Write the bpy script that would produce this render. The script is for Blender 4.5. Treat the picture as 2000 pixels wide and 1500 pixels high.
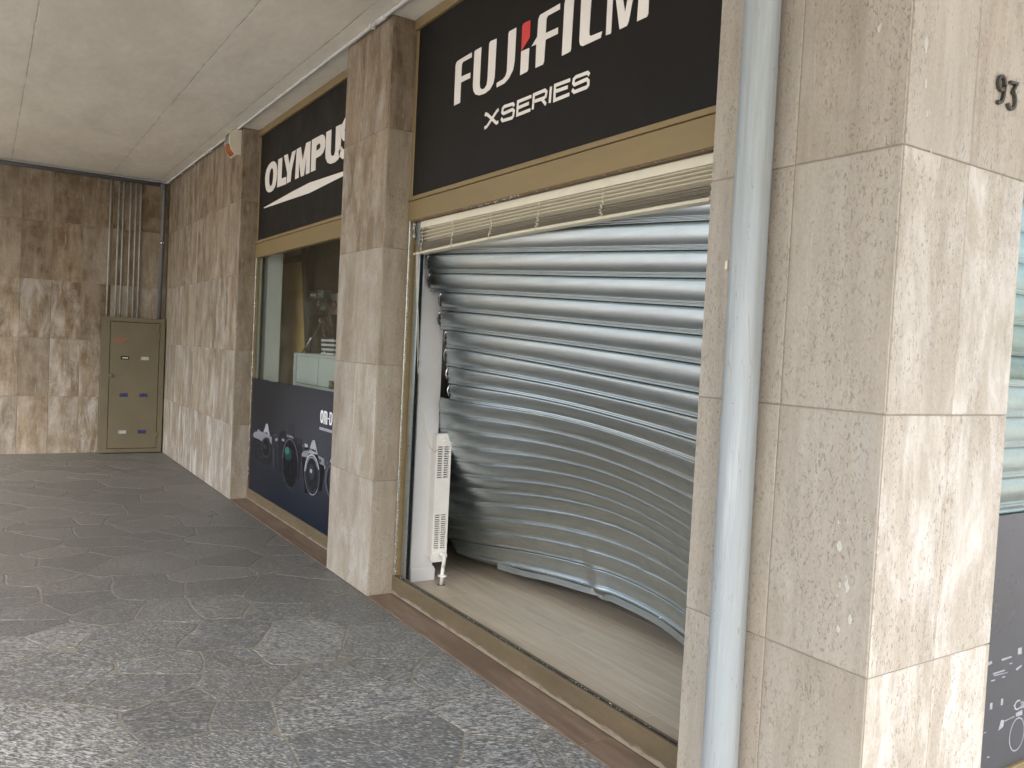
import bpy, bmesh, math, random
import numpy as np
from mathutils import Vector, Matrix, noise
from mathutils.geometry import tessellate_polygon
for o in list(bpy.data.objects): bpy.data.objects.remove(o)
random.seed(11)
SC = bpy.context.scene
COL = SC.collection
R = math.radians

# ------------------------------------------------------------------ camera
cam = bpy.data.cameras.new('camera'); camo = bpy.data.objects.new('camera', cam); COL.objects.link(camo)
CR = [(0.54382145, 0.83767512, 0.05058273), (0.06011599, 0.02123431, -0.99796552), (-0.83704498, 0.54575589, -0.03881000)]
CP = Vector((11.29096, -1.97399, 1.51406))
m = Matrix.Identity(4)
for i in range(3):
    m[i][0] = CR[0][i]; m[i][1] = -CR[1][i]; m[i][2] = -CR[2][i]; m[i][3] = CP[i]
camo.matrix_world = m
cam.sensor_width = 36; cam.lens = 1591.757/2000*36; cam.clip_start = .05; cam.clip_end = 3000
SC.camera = camo
# ------------------------------------------------------------------ sky, soft sun of a bright overcast day, exposure
SUN_EL, SUN_AZ = 50, 132          # degrees; azimuth measured from +Y towards +X
W = bpy.data.worlds.new('World'); SC.world = W; W.use_nodes = True
nt = W.node_tree; nt.nodes.clear()
sky = nt.nodes.new('ShaderNodeTexSky'); sky.sky_type = 'NISHITA'; sky.sun_disc = False
sky.sun_elevation = R(SUN_EL); sky.sun_rotation = R(SUN_AZ); sky.air_density = 1.0; sky.dust_density = 4.0; sky.ozone_density = .6
bg = nt.nodes.new('ShaderNodeBackground'); bg.inputs[1].default_value = .15
wo = nt.nodes.new('ShaderNodeOutputWorld'); nt.links.new(sky.outputs[0], bg.inputs[0]); nt.links.new(bg.outputs[0], wo.inputs[0])
sl = bpy.data.lights.new('sun', 'SUN'); sl.energy = 1.3; sl.angle = R(60); sl.color = (1, .965, .925)
so = bpy.data.objects.new('sun', sl); COL.objects.link(so)
sd = Vector((math.sin(R(SUN_AZ))*math.cos(R(SUN_EL)), math.cos(R(SUN_AZ))*math.cos(R(SUN_EL)), math.sin(R(SUN_EL))))
so.rotation_euler = sd.to_track_quat('Z', 'Y').to_euler()
SC.view_settings.view_transform = 'Standard'; SC.view_settings.look = 'None'
SC.view_settings.gamma = 1; SC.view_settings.use_curve_mapping = False
SC.view_settings.exposure = 1.93
SC.render.engine = 'CYCLES'; SC.cycles.max_bounces = 8; SC.cycles.diffuse_bounces = 5; SC.cycles.glossy_bounces = 4; SC.cycles.transparent_max_bounces = 12
SC.render.resolution_x = 1024; SC.render.resolution_y = 768

# ------------------------------------------------------------------ node helpers
class NT:
    def __init__(s, name):
        s.m = bpy.data.materials.new(name); s.m.use_nodes = True; s.t = s.m.node_tree
        s.b = s.t.nodes['Principled BSDF']; s.o = s.t.nodes['Material Output']
    def n(s, typ, **k):
        nd = s.t.nodes.new('ShaderNode'+typ)
        for a, v in k.items(): setattr(nd, a, v)
        return nd
    def l(s, a, b): s.t.links.new(a, b)
    def put(s, sock, v):
        if isinstance(v, bpy.types.NodeSocket): s.l(v, sock)
        else: sock.default_value = v
    def vec(s, kind='Object', scale=(1, 1, 1), rnd=0):
        tc = s.n('TexCoord'); v = tc.outputs[kind]
        if kind == 'World': pass
        if rnd:
            oi = s.n('ObjectInfo'); mm = s.n('VectorMath', operation='MULTIPLY_ADD')
            cx = s.n('CombineXYZ')
            for i in range(3): s.l(oi.outputs['Random'], cx.inputs[i])
            s.l(cx.outputs[0], mm.inputs[0]); mm.inputs[1].default_value = (rnd, rnd*1.7, rnd*2.3); s.l(v, mm.inputs[2]); v = mm.outputs[0]
        mp = s.n('VectorMath', operation='MULTIPLY'); s.l(v, mp.inputs[0]); mp.inputs[1].default_value = scale
        return mp.outputs[0]
    def pos(s, scale=(1, 1, 1)):
        g = s.n('NewGeometry'); mp = s.n('VectorMath', operation='MULTIPLY'); s.l(g.outputs['Position'], mp.inputs[0]); mp.inputs[1].default_value = scale
        return mp.outputs[0]
    def noise(s, v, scale=1, detail=4, rough=.55, dist=0):
        nd = s.n('TexNoise'); s.l(v, nd.inputs['Vector']); nd.inputs['Scale'].default_value = scale; nd.inputs['Detail'].default_value = detail
        nd.inputs['Roughness'].default_value = rough; nd.inputs['Distortion'].default_value = dist
        return nd.outputs['Fac']
    def vor(s, v, scale=1, feat='F1', out='Distance'):
        nd = s.n('TexVoronoi', feature=feat); s.l(v, nd.inputs['Vector']); nd.inputs['Scale'].default_value = scale
        return nd.outputs[out]
    def ramp(s, f, *stops):
        nd = s.n('ValToRGB'); s.put(nd.inputs[0], f); e = nd.color_ramp.elements
        while len(e) < len(stops): e.new(.5)
        for i, (p, c) in enumerate(stops):
            e[i].position = p; e[i].color = (c, c, c, 1) if not isinstance(c, tuple) else (*c, 1)
        return nd.outputs[0]
    def mix(s, f, a, b, mode='MIX'):
        nd = s.n('MixRGB', blend_type=mode); s.put(nd.inputs[0], f)
        for i, c in ((1, a), (2, b)):
            if isinstance(c, tuple): nd.inputs[i].default_value = (*c, 1)
            elif isinstance(c, (int, float)): nd.inputs[i].default_value = (c, c, c, 1)
            else: s.l(c, nd.inputs[i])
        return nd.outputs[0]
    def math(s, op, a, b=0, c=0, clamp=False):
        nd = s.n('Math', operation=op, use_clamp=clamp); s.put(nd.inputs[0], a); s.put(nd.inputs[1], b); s.put(nd.inputs[2], c)
        return nd.outputs[0]
    def bump(s, h, strength=.3, dist=.002):
        nd = s.n('Bump'); s.l(h, nd.inputs['Height']); nd.inputs['Strength'].default_value = strength; nd.inputs['Distance'].default_value = dist
        s.l(nd.outputs[0], s.b.inputs['Normal'])
    def fin(s, col=None, rough=None, metal=None, spec=None):
        if col is not None:
            s.put(s.b.inputs['Base Color'], (*col, 1) if isinstance(col, tuple) else col)
        if rough is not None: s.put(s.b.inputs['Roughness'], rough)
        if metal is not None: s.b.inputs['Metallic'].default_value = metal
        if spec is not None: s.b.inputs['Specular IOR Level'].default_value = spec
        return s.m

def simple(name, col, rough=.5, metal=0, var=.12, vscale=14, spec=.5, bump=0, stretch=(1, 1, 1)):
    t = NT(name); v = t.vec('Object', stretch, rnd=13)
    n1 = t.noise(v, vscale, 5); n2 = t.noise(v, vscale*7, 3)
    f = t.math('ADD', t.math('MULTIPLY', n1, .7), t.math('MULTIPLY', n2, .3))
    lo = tuple(c*(1-var) for c in col); hi = tuple(min(1, c*(1+var)) for c in col)
    c = t.ramp(f, (.32, lo), (.68, hi))
    r = t.ramp(n1, (.3, max(0, rough-.08)), (.7, min(1, rough+.08)))
    if bump: t.bump(f, bump, .002)
    return t.fin(c, r, metal, spec)

# ------------------------------------------------------------------ materials
def travertine():
    t = NT('travertine'); oi = t.n('ObjectInfo'); cs = t.n('SeparateColor'); t.l(oi.outputs['Color'], cs.inputs[0])
    dirt, white, tone = cs.outputs[0], cs.outputs[1], cs.outputs[2]
    vA = t.vec('Object', (7, 7, .75), 17); vB = t.vec('Object', (34, 34, 2.6), 17); vC = t.vec('Object', (1, 1, 1), 17)
    a = t.noise(vA, 1, 5, .6, .6); b = t.noise(vB, 1, 6, .62)
    c = t.ramp(a, (.3, (.322, .288, .236)), (.5, (.360, .326, .272)), (.72, (.398, .364, .309)))
    c = t.mix(.34, c, t.ramp(b, (.3, .66), (.55, 1), (.75, 1.12)), 'MULTIPLY')
    blot = t.noise(vC, 5, 6, .65)
    # brown grime, in vertical runs and blots
    run = t.noise(t.vec('Object', (5, 5, .9), 31), 1, 7, .68, .4)
    dm = t.math('MULTIPLY', t.ramp(run, (.34, .05), (.56, 1)), dirt, clamp=True)
    dm = t.math('MULTIPLY', dm, t.ramp(blot, (.33, .30), (.58, 1)))
    c = t.mix(t.math('MULTIPLY', dirt, .75, clamp=True), c, (.96, .83, .64), 'MULTIPLY')
    c = t.mix(dm, c, t.mix(a, (.075, .044, .017), (.205, .138, .068)))
    # pale lime bloom; also carries painted-in light on the pillar's street face
    run2 = t.noise(t.vec('Object', (7, 7, 2.4), 57), 1, 8, .74, .5)
    wm = t.math('MULTIPLY', t.ramp(run2, (.46, 0), (.66, 1)), white, clamp=True)
    gr_ = t.noise(t.vec('Object', (170, 170, 90), 7), 1, 3, .6)
    c = t.mix(.5, c, t.ramp(gr_, (.3, .8), (.7, 1.16)), 'MULTIPLY')
    c = t.mix(t.math('MULTIPLY', wm, .75), c, (.58, .565, .53))
    # small pale scars
    sc = t.ramp(t.noise(t.vec('Object', (30, 30, 9), 91), 1, 3, .5), (.72, 0), (.75, 1))
    drb = t.ramp(t.noise(t.vec('Object', (48, 48, 5), 63), 1, 4, .6, .5), (.62, 0), (.70, 1))
    c = t.mix(t.math('MULTIPLY', t.math('MAXIMUM', sc, drb), t.math('MULTIPLY_ADD', dirt, .35, .15, clamp=True)), c, (.52, .47, .39))
    # pits
    p1 = t.noise(t.vec('Object', (120, 120, 48), 23), 1, 3, .6, 1.2); where = t.noise(t.vec('Object', (6, 6, 1.5), 71), 1, 3)
    pit = t.math('MULTIPLY', t.ramp(p1, (.575, 0), (.63, 1)), t.ramp(where, (.36, 0), (.52, 1)))
    p2 = t.vor(t.vec('Object', (44, 44, 20), 41), 1); pit2 = t.math('MULTIPLY', t.ramp(p2, (.07, 1), (.13, 0)), .75)
    pm = t.math('MAXIMUM', pit, pit2)
    c = t.mix(t.math('MULTIPLY', pm, .5), c, (.12, .092, .065))
    cc = t.n('VectorMath', operation='SCALE'); t.l(c, cc.inputs[0]); t.l(tone, cc.inputs['Scale'])
    h = t.math('SUBTRACT', t.math('MULTIPLY', b, .35), pm)
    t.bump(h, .45, .0022)
    return t.fin(cc.outputs[0], t.ramp(b, (.3, .48), (.7, .68)), 0, .4)
M = {}
M['trav'] = travertine()
def gneiss():
    t = NT('gneiss'); oi = t.n('ObjectInfo'); rn = oi.outputs['Random']
    g = t.n('NewGeometry'); vr = t.n('VectorRotate', rotation_type='Z_AXIS'); t.l(g.outputs['Position'], vr.inputs['Vector'])
    t.l(t.math('MULTIPLY_ADD', rn, 1.1, -1.55), vr.inputs['Angle'])
    off = t.n('VectorMath', operation='ADD'); t.l(vr.outputs[0], off.inputs[0]); cx = t.n('CombineXYZ'); t.l(t.math('MULTIPLY', rn, 40), cx.inputs[0]); t.l(t.math('MULTIPLY', rn, 91), cx.inputs[2]); t.l(cx.outputs[0], off.inputs[1])
    def sv(s):
        k = t.n('VectorMath', operation='MULTIPLY'); t.l(off.outputs[0], k.inputs[0]); k.inputs[1].default_value = s; return k.outputs[0]
    f1 = t.noise(sv((58, 175, 90)), 1, 3, .62, .5); f2 = t.noise(sv((22, 80, 40)), 1, 4, .62, .8); f3 = t.noise(sv((2.2, 6, 4)), 1, 3)
    base = t.mix(rn, (.095, .101, .106), (.140, .146, .149))
    base = t.mix(t.ramp(f3, (.35, 0), (.7, .5)), base, (.115, .108, .090))
    amt = t.math('MULTIPLY_ADD', t.math('FRACT', t.math('MULTIPLY', rn, 7.3)), .065, .466)
    fm = t.math('SUBTRACT', t.math('ADD', t.math('MULTIPLY', f1, .62), t.math('MULTIPLY', f2, .40)), amt)
    flk = t.ramp(t.math('MULTIPLY', fm, 8, clamp=True), (0, 0), (1, 1))
    dark = t.ramp(f1, (.34, .45), (.52, 1))
    c = t.mix(1, base, dark, 'MULTIPLY')
    # darker, browner tone deep in the arcade, fading out towards the street
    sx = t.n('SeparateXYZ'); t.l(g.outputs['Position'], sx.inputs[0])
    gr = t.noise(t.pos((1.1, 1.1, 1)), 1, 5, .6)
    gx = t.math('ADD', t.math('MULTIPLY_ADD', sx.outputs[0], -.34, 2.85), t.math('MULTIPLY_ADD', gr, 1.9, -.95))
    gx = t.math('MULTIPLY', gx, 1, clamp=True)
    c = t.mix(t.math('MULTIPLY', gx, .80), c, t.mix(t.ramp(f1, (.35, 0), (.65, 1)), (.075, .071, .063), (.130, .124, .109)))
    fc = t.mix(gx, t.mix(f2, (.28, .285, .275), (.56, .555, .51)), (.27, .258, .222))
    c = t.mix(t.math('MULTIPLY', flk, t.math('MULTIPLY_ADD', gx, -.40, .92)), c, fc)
    t.bump(t.math('ADD', f1, f2), .35, .003)
    return t.fin(c, t.ramp(f2, (.3, .38), (.7, .62)), 0, .45)
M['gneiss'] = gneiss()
def mortarmat():
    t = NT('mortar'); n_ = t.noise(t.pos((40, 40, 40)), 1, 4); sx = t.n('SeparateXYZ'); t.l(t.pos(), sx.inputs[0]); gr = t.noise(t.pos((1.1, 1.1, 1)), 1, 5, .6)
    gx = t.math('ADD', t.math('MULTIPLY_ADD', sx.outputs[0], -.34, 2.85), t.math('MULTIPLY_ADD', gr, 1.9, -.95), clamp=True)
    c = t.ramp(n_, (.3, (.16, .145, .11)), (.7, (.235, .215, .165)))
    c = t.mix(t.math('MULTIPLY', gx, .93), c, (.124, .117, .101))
    t.bump(n_, .4, .002)
    return t.fin(c, .9)
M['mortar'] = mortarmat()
def ceilmat():
    t = NT('ceiling_plaster'); p = t.pos()
    sw = t.noise(t.pos((1.1, 2.6, 1)), 1, 6, .62, .5); fn = t.noise(t.pos((9, 22, 1)), 1, 5, .6)
    c = t.ramp(sw, (.28, (.58, .55, .475)), (.5, (.655, .622, .54)), (.74, (.71, .68, .60)))
    c = t.mix(.35, c, t.ramp(fn, (.3, .82), (.7, 1.1)), 'MULTIPLY')
    st = t.noise(t.pos((.55, .8, 1)), 1, 4, .6)
    c = t.mix(t.ramp(st, (.52, 0), (.72, .35)), c, (.45, .415, .35))
    sx = t.n('SeparateXYZ'); t.l(p, sx.inputs[0])
    cm = None
    for y0, wob in ((-.675, .05), (-1.728, .03), (-.135, .03), (-2.9, .04)):
        wn = t.noise(t.pos((1.7, .0, 0)), 1, 6, .7); msk = t.noise(t.pos((2.2, 0, 0)), 1.3, 4, .7)
        d = t.math('ABSOLUTE', t.math('ADD', t.math('SUBTRACT', sx.outputs[1], y0), t.math('MULTIPLY_ADD', wn, wob, -wob/2)))
        line = t.math('MULTIPLY', t.ramp(d, (.0012, 1), (.007, 0)), t.ramp(msk, (.40, .15), (.55, 1)))
        halo = t.math('MULTIPLY', t.ramp(d, (0, .18), (.03, 0)), t.ramp(msk, (.4, 0), (.6, 1)))
        line = t.math('MAXIMUM', line, halo)
        cm = line if cm is None else t.math('MAXIMUM', cm, line)
    c = t.mix(t.math('MULTIPLY', cm, .5), c, (.24, .215, .17))
    t.bump(t.math('SUBTRACT', t.math('ADD', sw, t.math('MULTIPLY', fn, .3)), cm), .5, .006)
    return t.fin(c, .85, 0, .25)
M['ceil'] = ceilmat()
def galv():
    t = NT('galvanised_steel')
    br = t.noise(t.vec('Object', (1.2, 60, 60), 3), 1, 5, .6); sm = t.noise(t.vec('Object', (5, 5, 5), 3), 1, 5, .65)
    fl = t.noise(t.vec('Object', (9, 60, 150), 9), 1, 2, .5)
    c = t.ramp(br, (.3, (.475, .53, .543)), (.7, (.575, .628, .64)))
    c = t.mix(t.ramp(sm, (.55, 0), (.8, .3)), c, (.40, .42, .42))
    c = t.mix(t.ramp(fl, (.80, 0), (.82, .4)), c, (.16, .16, .16))
    t.bump(br, .04, .001)
    return t.fin(c, t.ramp(sm, (.3, .29), (.7, .38)), 1)
M['galv'] = galv()
M['frame'] = simple('bronze_aluminium', (.225, .163, .075), .45, .1, .07, 5, bump=.03, stretch=(.3, 1, 1))
def wornframe():
    t = NT('bronze_aluminium_worn'); a = t.noise(t.vec('Object', (2, 9, 9), 3), 1, 6, .65); b = t.noise(t.vec('Object', (14, 30, 40), 3), 1, 6, .7); sx = t.n('SeparateXYZ'); tc = t.n('TexCoord'); t.l(tc.outputs['Object'], sx.inputs[0])
    c = t.ramp(a, (.3, (.105, .078, .043)), (.7, (.150, .113, .063)))
    low = t.math('ADD', t.ramp(t.math('MULTIPLY_ADD', sx.outputs[2], 8, .5), (.05, .5), (.35, 0)), t.math('SUBTRACT', b, .62))
    c = t.mix(t.ramp(low, (.02, 0), (.22, .8)), c, (.30, .255, .19))
    t.bump(b, .1, .001)
    return t.fin(c, t.ramp(b, (.3, .45), (.7, .7)), .1)
M['framedirty'] = wornframe()
M['black'] = simple('black_sign_vinyl', (.0125, .0112, .0105), .45, 0, .12, 3, spec=.16)
M['letter'] = simple('white_letter_vinyl', (.76, .73, .68), .5, 0, .03, 6)
M['red'] = simple('red_letter_vinyl', (.62, .055, .05), .45, 0, .05, 6)
M['cream'] = simple('cream_blind_enamel', (.64, .59, .455), .4, 0, .05, 8)
M['creamgrey'] = simple('shaded_blind_slat', (.27, .24, .18), .55, 0, .15, 20)  # blind cream darkened to paint in the shade between bunched slats
M['cord'] = simple('blind_cord', (.55, .50, .42), .9, 0, .1)
M['white'] = simple('white_wall_paint', (.78, .78, .78), .55, 0, .03, 4)
M['radwhite'] = simple('radiator_enamel', (.78, .765, .72), .35, 0, .04, 6)
M['dark'] = simple('dark_void', (.012, .012, .012), .8)
M['darkmetal'] = simple('black_tripod_metal', (.03, .03, .032), .35, .3)
M['chrome'] = simple('bright_metal', (.55, .55, .55), .25, 1)
M['cabinet'] = simple('olive_grey_cabinet_enamel', (.125, .105, .062), .5, 0, .10, 4, bump=.05)
M['pipegrey'] = simple('grey_pipe', (.13, .135, .14), .5, .2, .15, 8)
M['conduit'] = simple('pale_conduit', (.34, .33, .30), .5, .15, .3, 16, stretch=(1, 1, .6))
M['wcon'] = simple('white_conduit', (.50, .49, .46), .5, 0, .1, 8)
M['siren'] = simple('yellowed_white_plastic', (.60, .55, .42), .45, 0, .06, 9)
M['orange'] = simple('orange_lens', (.33, .085, .02), .25, 0, .1, 9)
M['blue'] = simple('blue_meter_face', (.03, .035, .16), .3, 0, .2, 30)
M['meterwhite'] = simple('pale_meter_face', (.45, .47, .45), .3, 0, .2, 30)
M['spray'] = simple('red_spray_paint', (.32, .08, .045), .7, 0, .2, 30)
def downpipe():
    t = NT('pale_blue_downpipe_paint'); a = t.noise(t.vec('Object', (6, 6, .6)), 1, 6, .65, .5); b = t.noise(t.vec('Object', (18, 18, 1.5)), 1, 5, .6, 1)
    c = t.ramp(a, (.3, (.255, .285, .292)), (.7, (.34, .372, .38)))
    c = t.mix(t.ramp(b, (.62, 0), (.67, .35)), c, (.34, .37, .37))
    cr = t.noise(t.vec('Object', (10, 10, 1.1)), 1, 2, .5, .6); d = t.math('ABSOLUTE', t.math('SUBTRACT', cr, .55))
    msk = t.ramp(t.noise(t.vec('Object', (3, 3, 1.4)), 1, 2), (.52, 0), (.6, 1))
    c = t.mix(t.math('MULTIPLY', t.ramp(d, (.003, .85), (.007, 0)), msk), c, (.30, .25, .15))
    sct = t.noise(t.vec('Object', (60, 60, 14)), 1, 3, .6, 1.5)
    c = t.mix(t.ramp(sct, (.655, 0), (.69, .7)), c, (.19, .20, .19))
    drp = t.noise(t.vec('Object', (26, 26, .9)), 1, 5, .7, .3)
    c = t.mix(t.ramp(drp, (.50, 0), (.66, .65)), c, (.235, .24, .215))
    c = t.mix(t.ramp(drp, (.32, .5), (.43, 0)), c, (.47, .50, .50))
    t.bump(b, .12, .002)
    return t.fin(c, t.ramp(drp, (.3, .45), (.7, .65)), 0, .35)
M['down'] = downpipe()
def laminate():
    t = NT('oak_laminate'); a = t.noise(t.vec('Object', (1.6, 26, 26), 29), 1, 6, .6, .6); b = t.noise(t.vec('Object', (1.1, 3, 3), 29), 1, 4)
    oi = t.n('ObjectInfo')
    c = t.ramp(a, (.3, (.41, .34, .25)), (.7, (.55, .475, .37)))
    c = t.mix(.5, c, t.ramp(b, (.3, .82), (.7, 1.1)), 'MULTIPLY')
    c = t.mix(1, c, t.ramp(oi.outputs['Random'], (0, .90), (1, 1.06)), 'MULTIPLY')
    t.bump(a, .08, .001)
    return t.fin(c, .42, 0, .45)
M['lam'] = laminate()
def redstone():
    t = NT('brown_red_threshold_marble'); a = t.noise(t.vec('Object', (1.2, 9, 9), 5), 1, 6, .65, 1.2); b = t.noise(t.vec('Object', (8, 20, 8), 5), 1, 5)
    c = t.ramp(a, (.28, (.10, .066, .042)), (.5, (.155, .105, .072)), (.72, (.23, .17, .13)))
    c = t.mix(t.ramp(b, (.5, 0), (.75, .6)), c, (.12, .10, .08))
    t.bump(b, .2, .002)
    return t.fin(c, .5)
M['redstone'] = redstone()
def glassmat(name, tint=(.91, .945, .92), f=1.0):
    t = NT(name); t.t.nodes.remove(t.b)
    tr = t.n('BsdfTransparent'); tr.inputs[0].default_value = (*tint, 1)
    gl = t.n('BsdfGlossy'); gl.inputs['Roughness'].default_value = .02
    fr = t.n('Fresnel'); fr.inputs[0].default_value = 1.5
    mx = t.n('MixShader'); t.l(t.math('MULTIPLY', fr.outputs[0], f, clamp=True), mx.inputs[0]); t.l(tr.outputs[0], mx.inputs[1]); t.l(gl.outputs[0], mx.inputs[2]); t.l(mx.outputs[0], t.o.inputs[0])
    return t.m
M['glass'] = glassmat('window_glass', f=.28)
def crumb():
    t = NT('broken_safety_glass'); n_ = t.noise(t.vec('Object', (300, 300, 300)), 1, 2)
    c = t.ramp(n_, (.35, (.10, .13, .11)), (.65, (.62, .68, .62)))
    return t.fin(c, .12, 0, .8)
M['crumb'] = crumb()
def postermat():
    t = NT('dark_blue_poster_print'); sx = t.n('SeparateXYZ'); t.l(t.pos(), sx.inputs[0])
    d = t.n('VectorMath', operation='DISTANCE'); t.l(t.pos((.7, 0, 1)), d.inputs[0]); d.inputs[1].default_value = (5.45*.7, 0, .78)
    c = t.ramp(d.outputs['Value'], (.05, (.042, .047, .060)), (.9, (.012, .014, .020)))
    low = t.ramp(sx.outputs[2], (.1, 1), (.62, 0))
    c = t.mix(low, c, (.006, .011, .022))
    return t.fin(c, .45, 0, .16)
M['poster'] = postermat()
for k, c in dict(dark=(.012, .014, .019), black=(.005, .006, .009), dim=(.028, .031, .039), mid=(.075, .08, .095), silver=(.20, .205, .23), light=(.33, .335, .365), white=(.78, .78, .80), green=(.010, .042, .036), green2=(.04, .13, .10)).items():
    M['p_'+k] = simple('poster_ink_'+k, c, .5, 0, .16, 22, spec=.12)
M['greyposter'] = simple('charcoal_poster_print', (.055, .058, .066), .3, 0, .12, 3)
M['tan'] = simple('tan_perforated_board', (.74, .50, .21), .7, 0, .12, 8)
M['shopwall'] = simple('shop_wall_paint', (.50, .485, .45), .7, 0, .05, 3)
M['brownwall'] = simple('brown_display_wall', (.10, .082, .06), .7, 0, .12, 3)
M['laminwhite'] = simple('grey_white_laminate', (.50, .53, .52), .45, 0, .05, 5)
M['concrete'] = simple('grout', (.27, .235, .185), .9, 0, .2, 5, bump=.4)
M['render'] = simple('pale_facade_render', (.50, .47, .42), .9, 0, .1, 2)
M['pave'] = simple('street_pavement', (.42, .405, .375), .9, 0, .15, 3)
M['numeral'] = simple('weathered_bronze_numeral', (.10, .095, .08), .45, .7, .3, 30)
M['fleck'] = simple('pale_paint_fleck', (.46, .45, .405), .6, 0, .05, 30)
M['paper'] = simple('white_paper', (.60, .60, .60), .6, 0, .05, 30)
M['canonred'] = simple('red_wall_lettering', (.42, .02, .03), .5)
M['stain'] = simple('brown_water_stain', (.14, .09, .05), .7)

# ------------------------------------------------------------------ measured outlines (metres, on their wall planes)
FUJI=[[(7.294,2.845),(7.291,3.061),(7.298,3.076),(7.316,3.082),(7.464,3.085),(7.466,3.06),(7.371,3.06),(7.361,3.05),(7.36,2.985),(7.459,2.981),(7.46,2.953),(7.361,2.954),(7.361,2.846)],[(7.493,3.079),(7.503,3.085),(7.564,3.085),(7.563,2.899),(7.569,2.876),(7.587,2.863),(7.615,2.86),(7.637,2.874),(7.643,2.903),(7.643,3.079),(7.654,3.089),(7.713,3.085),(7.712,2.893),(7.701,2.865),(7.671,2.842),(7.617,2.834),(7.562,2.838),(7.525,2.852),(7.502,2.875),(7.494,2.902)],[(7.825,3.076),(7.834,3.085),(7.894,3.085),(7.893,2.926),(7.883,2.886),(7.849,2.855),(7.807,2.839),(7.737,2.837),(7.735,2.859),(7.792,2.863),(7.816,2.873),(7.827,2.894)],[(7.949,2.956),(8.017,2.953),(8.017,2.854),(8.009,2.845),(7.949,2.843)],[(8.079,2.844),(8.077,2.953),(8.036,2.955),(8.081,2.987),(8.083,3.066),(8.097,3.082),(8.251,3.084),(8.252,3.058),(8.159,3.059),(8.149,3.049),(8.149,2.983),(8.245,2.98),(8.246,2.952),(8.15,2.953),(8.147,2.857),(8.139,2.844)],[(8.286,2.843),(8.286,3.068),(8.293,3.09),(8.356,3.086),(8.352,2.854),(8.347,2.845)],[(8.411,2.875),(8.413,2.865),(8.42,2.851),(8.436,2.843),(8.558,2.843),(8.565,2.867),(8.491,2.87),(8.48,2.877),(8.477,2.892),(8.481,3.079),(8.415,3.083),(8.409,3.064)],[(8.592,2.843),(8.59,3.074),(8.626,3.074),(8.625,2.847),(8.623,2.841)],[(8.619,3.075),(8.679,2.841),(8.723,2.842),(8.733,2.855),(8.777,3.058),(8.747,3.061),(8.708,2.901),(8.655,3.071)],[(8.784,2.841),(8.79,3.059),(8.844,3.05),(8.848,2.85),(8.841,2.841)]]
RED=[[(7.947,3.074),(7.958,3.085),(8.017,3.084),(8.017,3.002),(7.95,2.959)]]
XS=[[(7.638,2.715),(7.643,2.725),(7.658,2.719),(7.752,2.656),(7.768,2.66)],[(7.766,2.721),(7.749,2.716),(7.658,2.658),(7.635,2.655)],[(7.91,2.707),(7.898,2.719),(7.818,2.723),(7.805,2.716),(7.802,2.699),(7.815,2.69),(7.895,2.692),(7.91,2.682),(7.906,2.66),(7.894,2.652),(7.81,2.656),(7.795,2.67)],[(8.056,2.718),(7.942,2.719),(7.941,2.656),(8.054,2.656)],[(7.945,2.689),(8.038,2.69)],[(8.074,2.653),(8.078,2.72),(8.166,2.72),(8.18,2.709),(8.175,2.69),(8.159,2.686),(8.08,2.688)],[(8.145,2.685),(8.18,2.653)],[(8.21,2.653),(8.214,2.725)],[(8.358,2.719),(8.246,2.722),(8.245,2.656),(8.357,2.657)],[(8.245,2.695),(8.343,2.692)],[(8.494,2.707),(8.481,2.719),(8.4,2.721),(8.386,2.715),(8.383,2.7),(8.393,2.69),(8.477,2.692),(8.49,2.681),(8.49,2.664),(8.48,2.658),(8.393,2.658),(8.377,2.672)]]
OLY=[[[(3.714,2.994),(3.725,3.026),(3.753,3.059),(3.788,3.081),(3.828,3.094),(3.889,3.104),(3.951,3.102),(4.004,3.088),(4.036,3.07),(4.064,3.042),(4.08,3.004),(4.081,2.968),(4.07,2.917),(4.046,2.884),(4.014,2.859),(3.975,2.845),(3.925,2.838),(3.862,2.84),(3.808,2.852),(3.769,2.872),(3.736,2.91),(3.72,2.95)],[(3.843,2.981),(3.85,3.007),(3.868,3.032),(3.893,3.046),(3.917,3.048),(3.944,3.037),(3.961,3.014),(3.967,2.98),(3.963,2.947),(3.951,2.916),(3.931,2.896),(3.901,2.889),(3.875,2.897),(3.854,2.918),(3.843,2.95)]],[[(4.096,3.093),(4.215,3.091),(4.21,2.911),(4.343,2.905),(4.345,2.844),(4.096,2.85)]],[[(4.256,3.098),(4.363,3.094),(4.417,2.999),(4.478,3.091),(4.576,3.09),(4.48,2.932),(4.467,2.849),(4.365,2.847),(4.365,2.936)]],[[(4.597,3.092),(4.7,3.093),(4.761,2.978),(4.829,3.099),(4.938,3.095),(4.941,2.846),(4.849,2.847),(4.851,2.987),(4.803,2.846),(4.73,2.847),(4.668,2.977),(4.675,2.849),(4.583,2.849)]],[[(4.967,3.098),(5.175,3.097),(5.213,3.092),(5.249,3.075),(5.274,3.034),(5.271,2.989),(5.237,2.954),(5.179,2.939),(5.075,2.938),(5.075,2.847),(4.97,2.848)],[(5.079,3.035),(5.137,3.04),(5.16,3.033),(5.169,3.018),(5.164,3.001),(5.127,2.995),(5.074,2.996)]],[[(5.286,3.096),(5.394,3.095),(5.399,2.931),(5.409,2.904),(5.439,2.891),(5.473,2.893),(5.491,2.919),(5.488,3.095),(5.597,3.093),(5.599,2.9),(5.58,2.86),(5.548,2.845),(5.494,2.837),(5.402,2.84),(5.335,2.861),(5.295,2.898),(5.286,2.935)]]]
SW=[(3.706,2.735),(3.77,2.739),(4.787,2.767),(4.984,2.761),(5.706,2.742),(5.706,2.72),(4.829,2.698),(4.553,2.707),(3.762,2.721),(3.718,2.726)]
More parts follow.
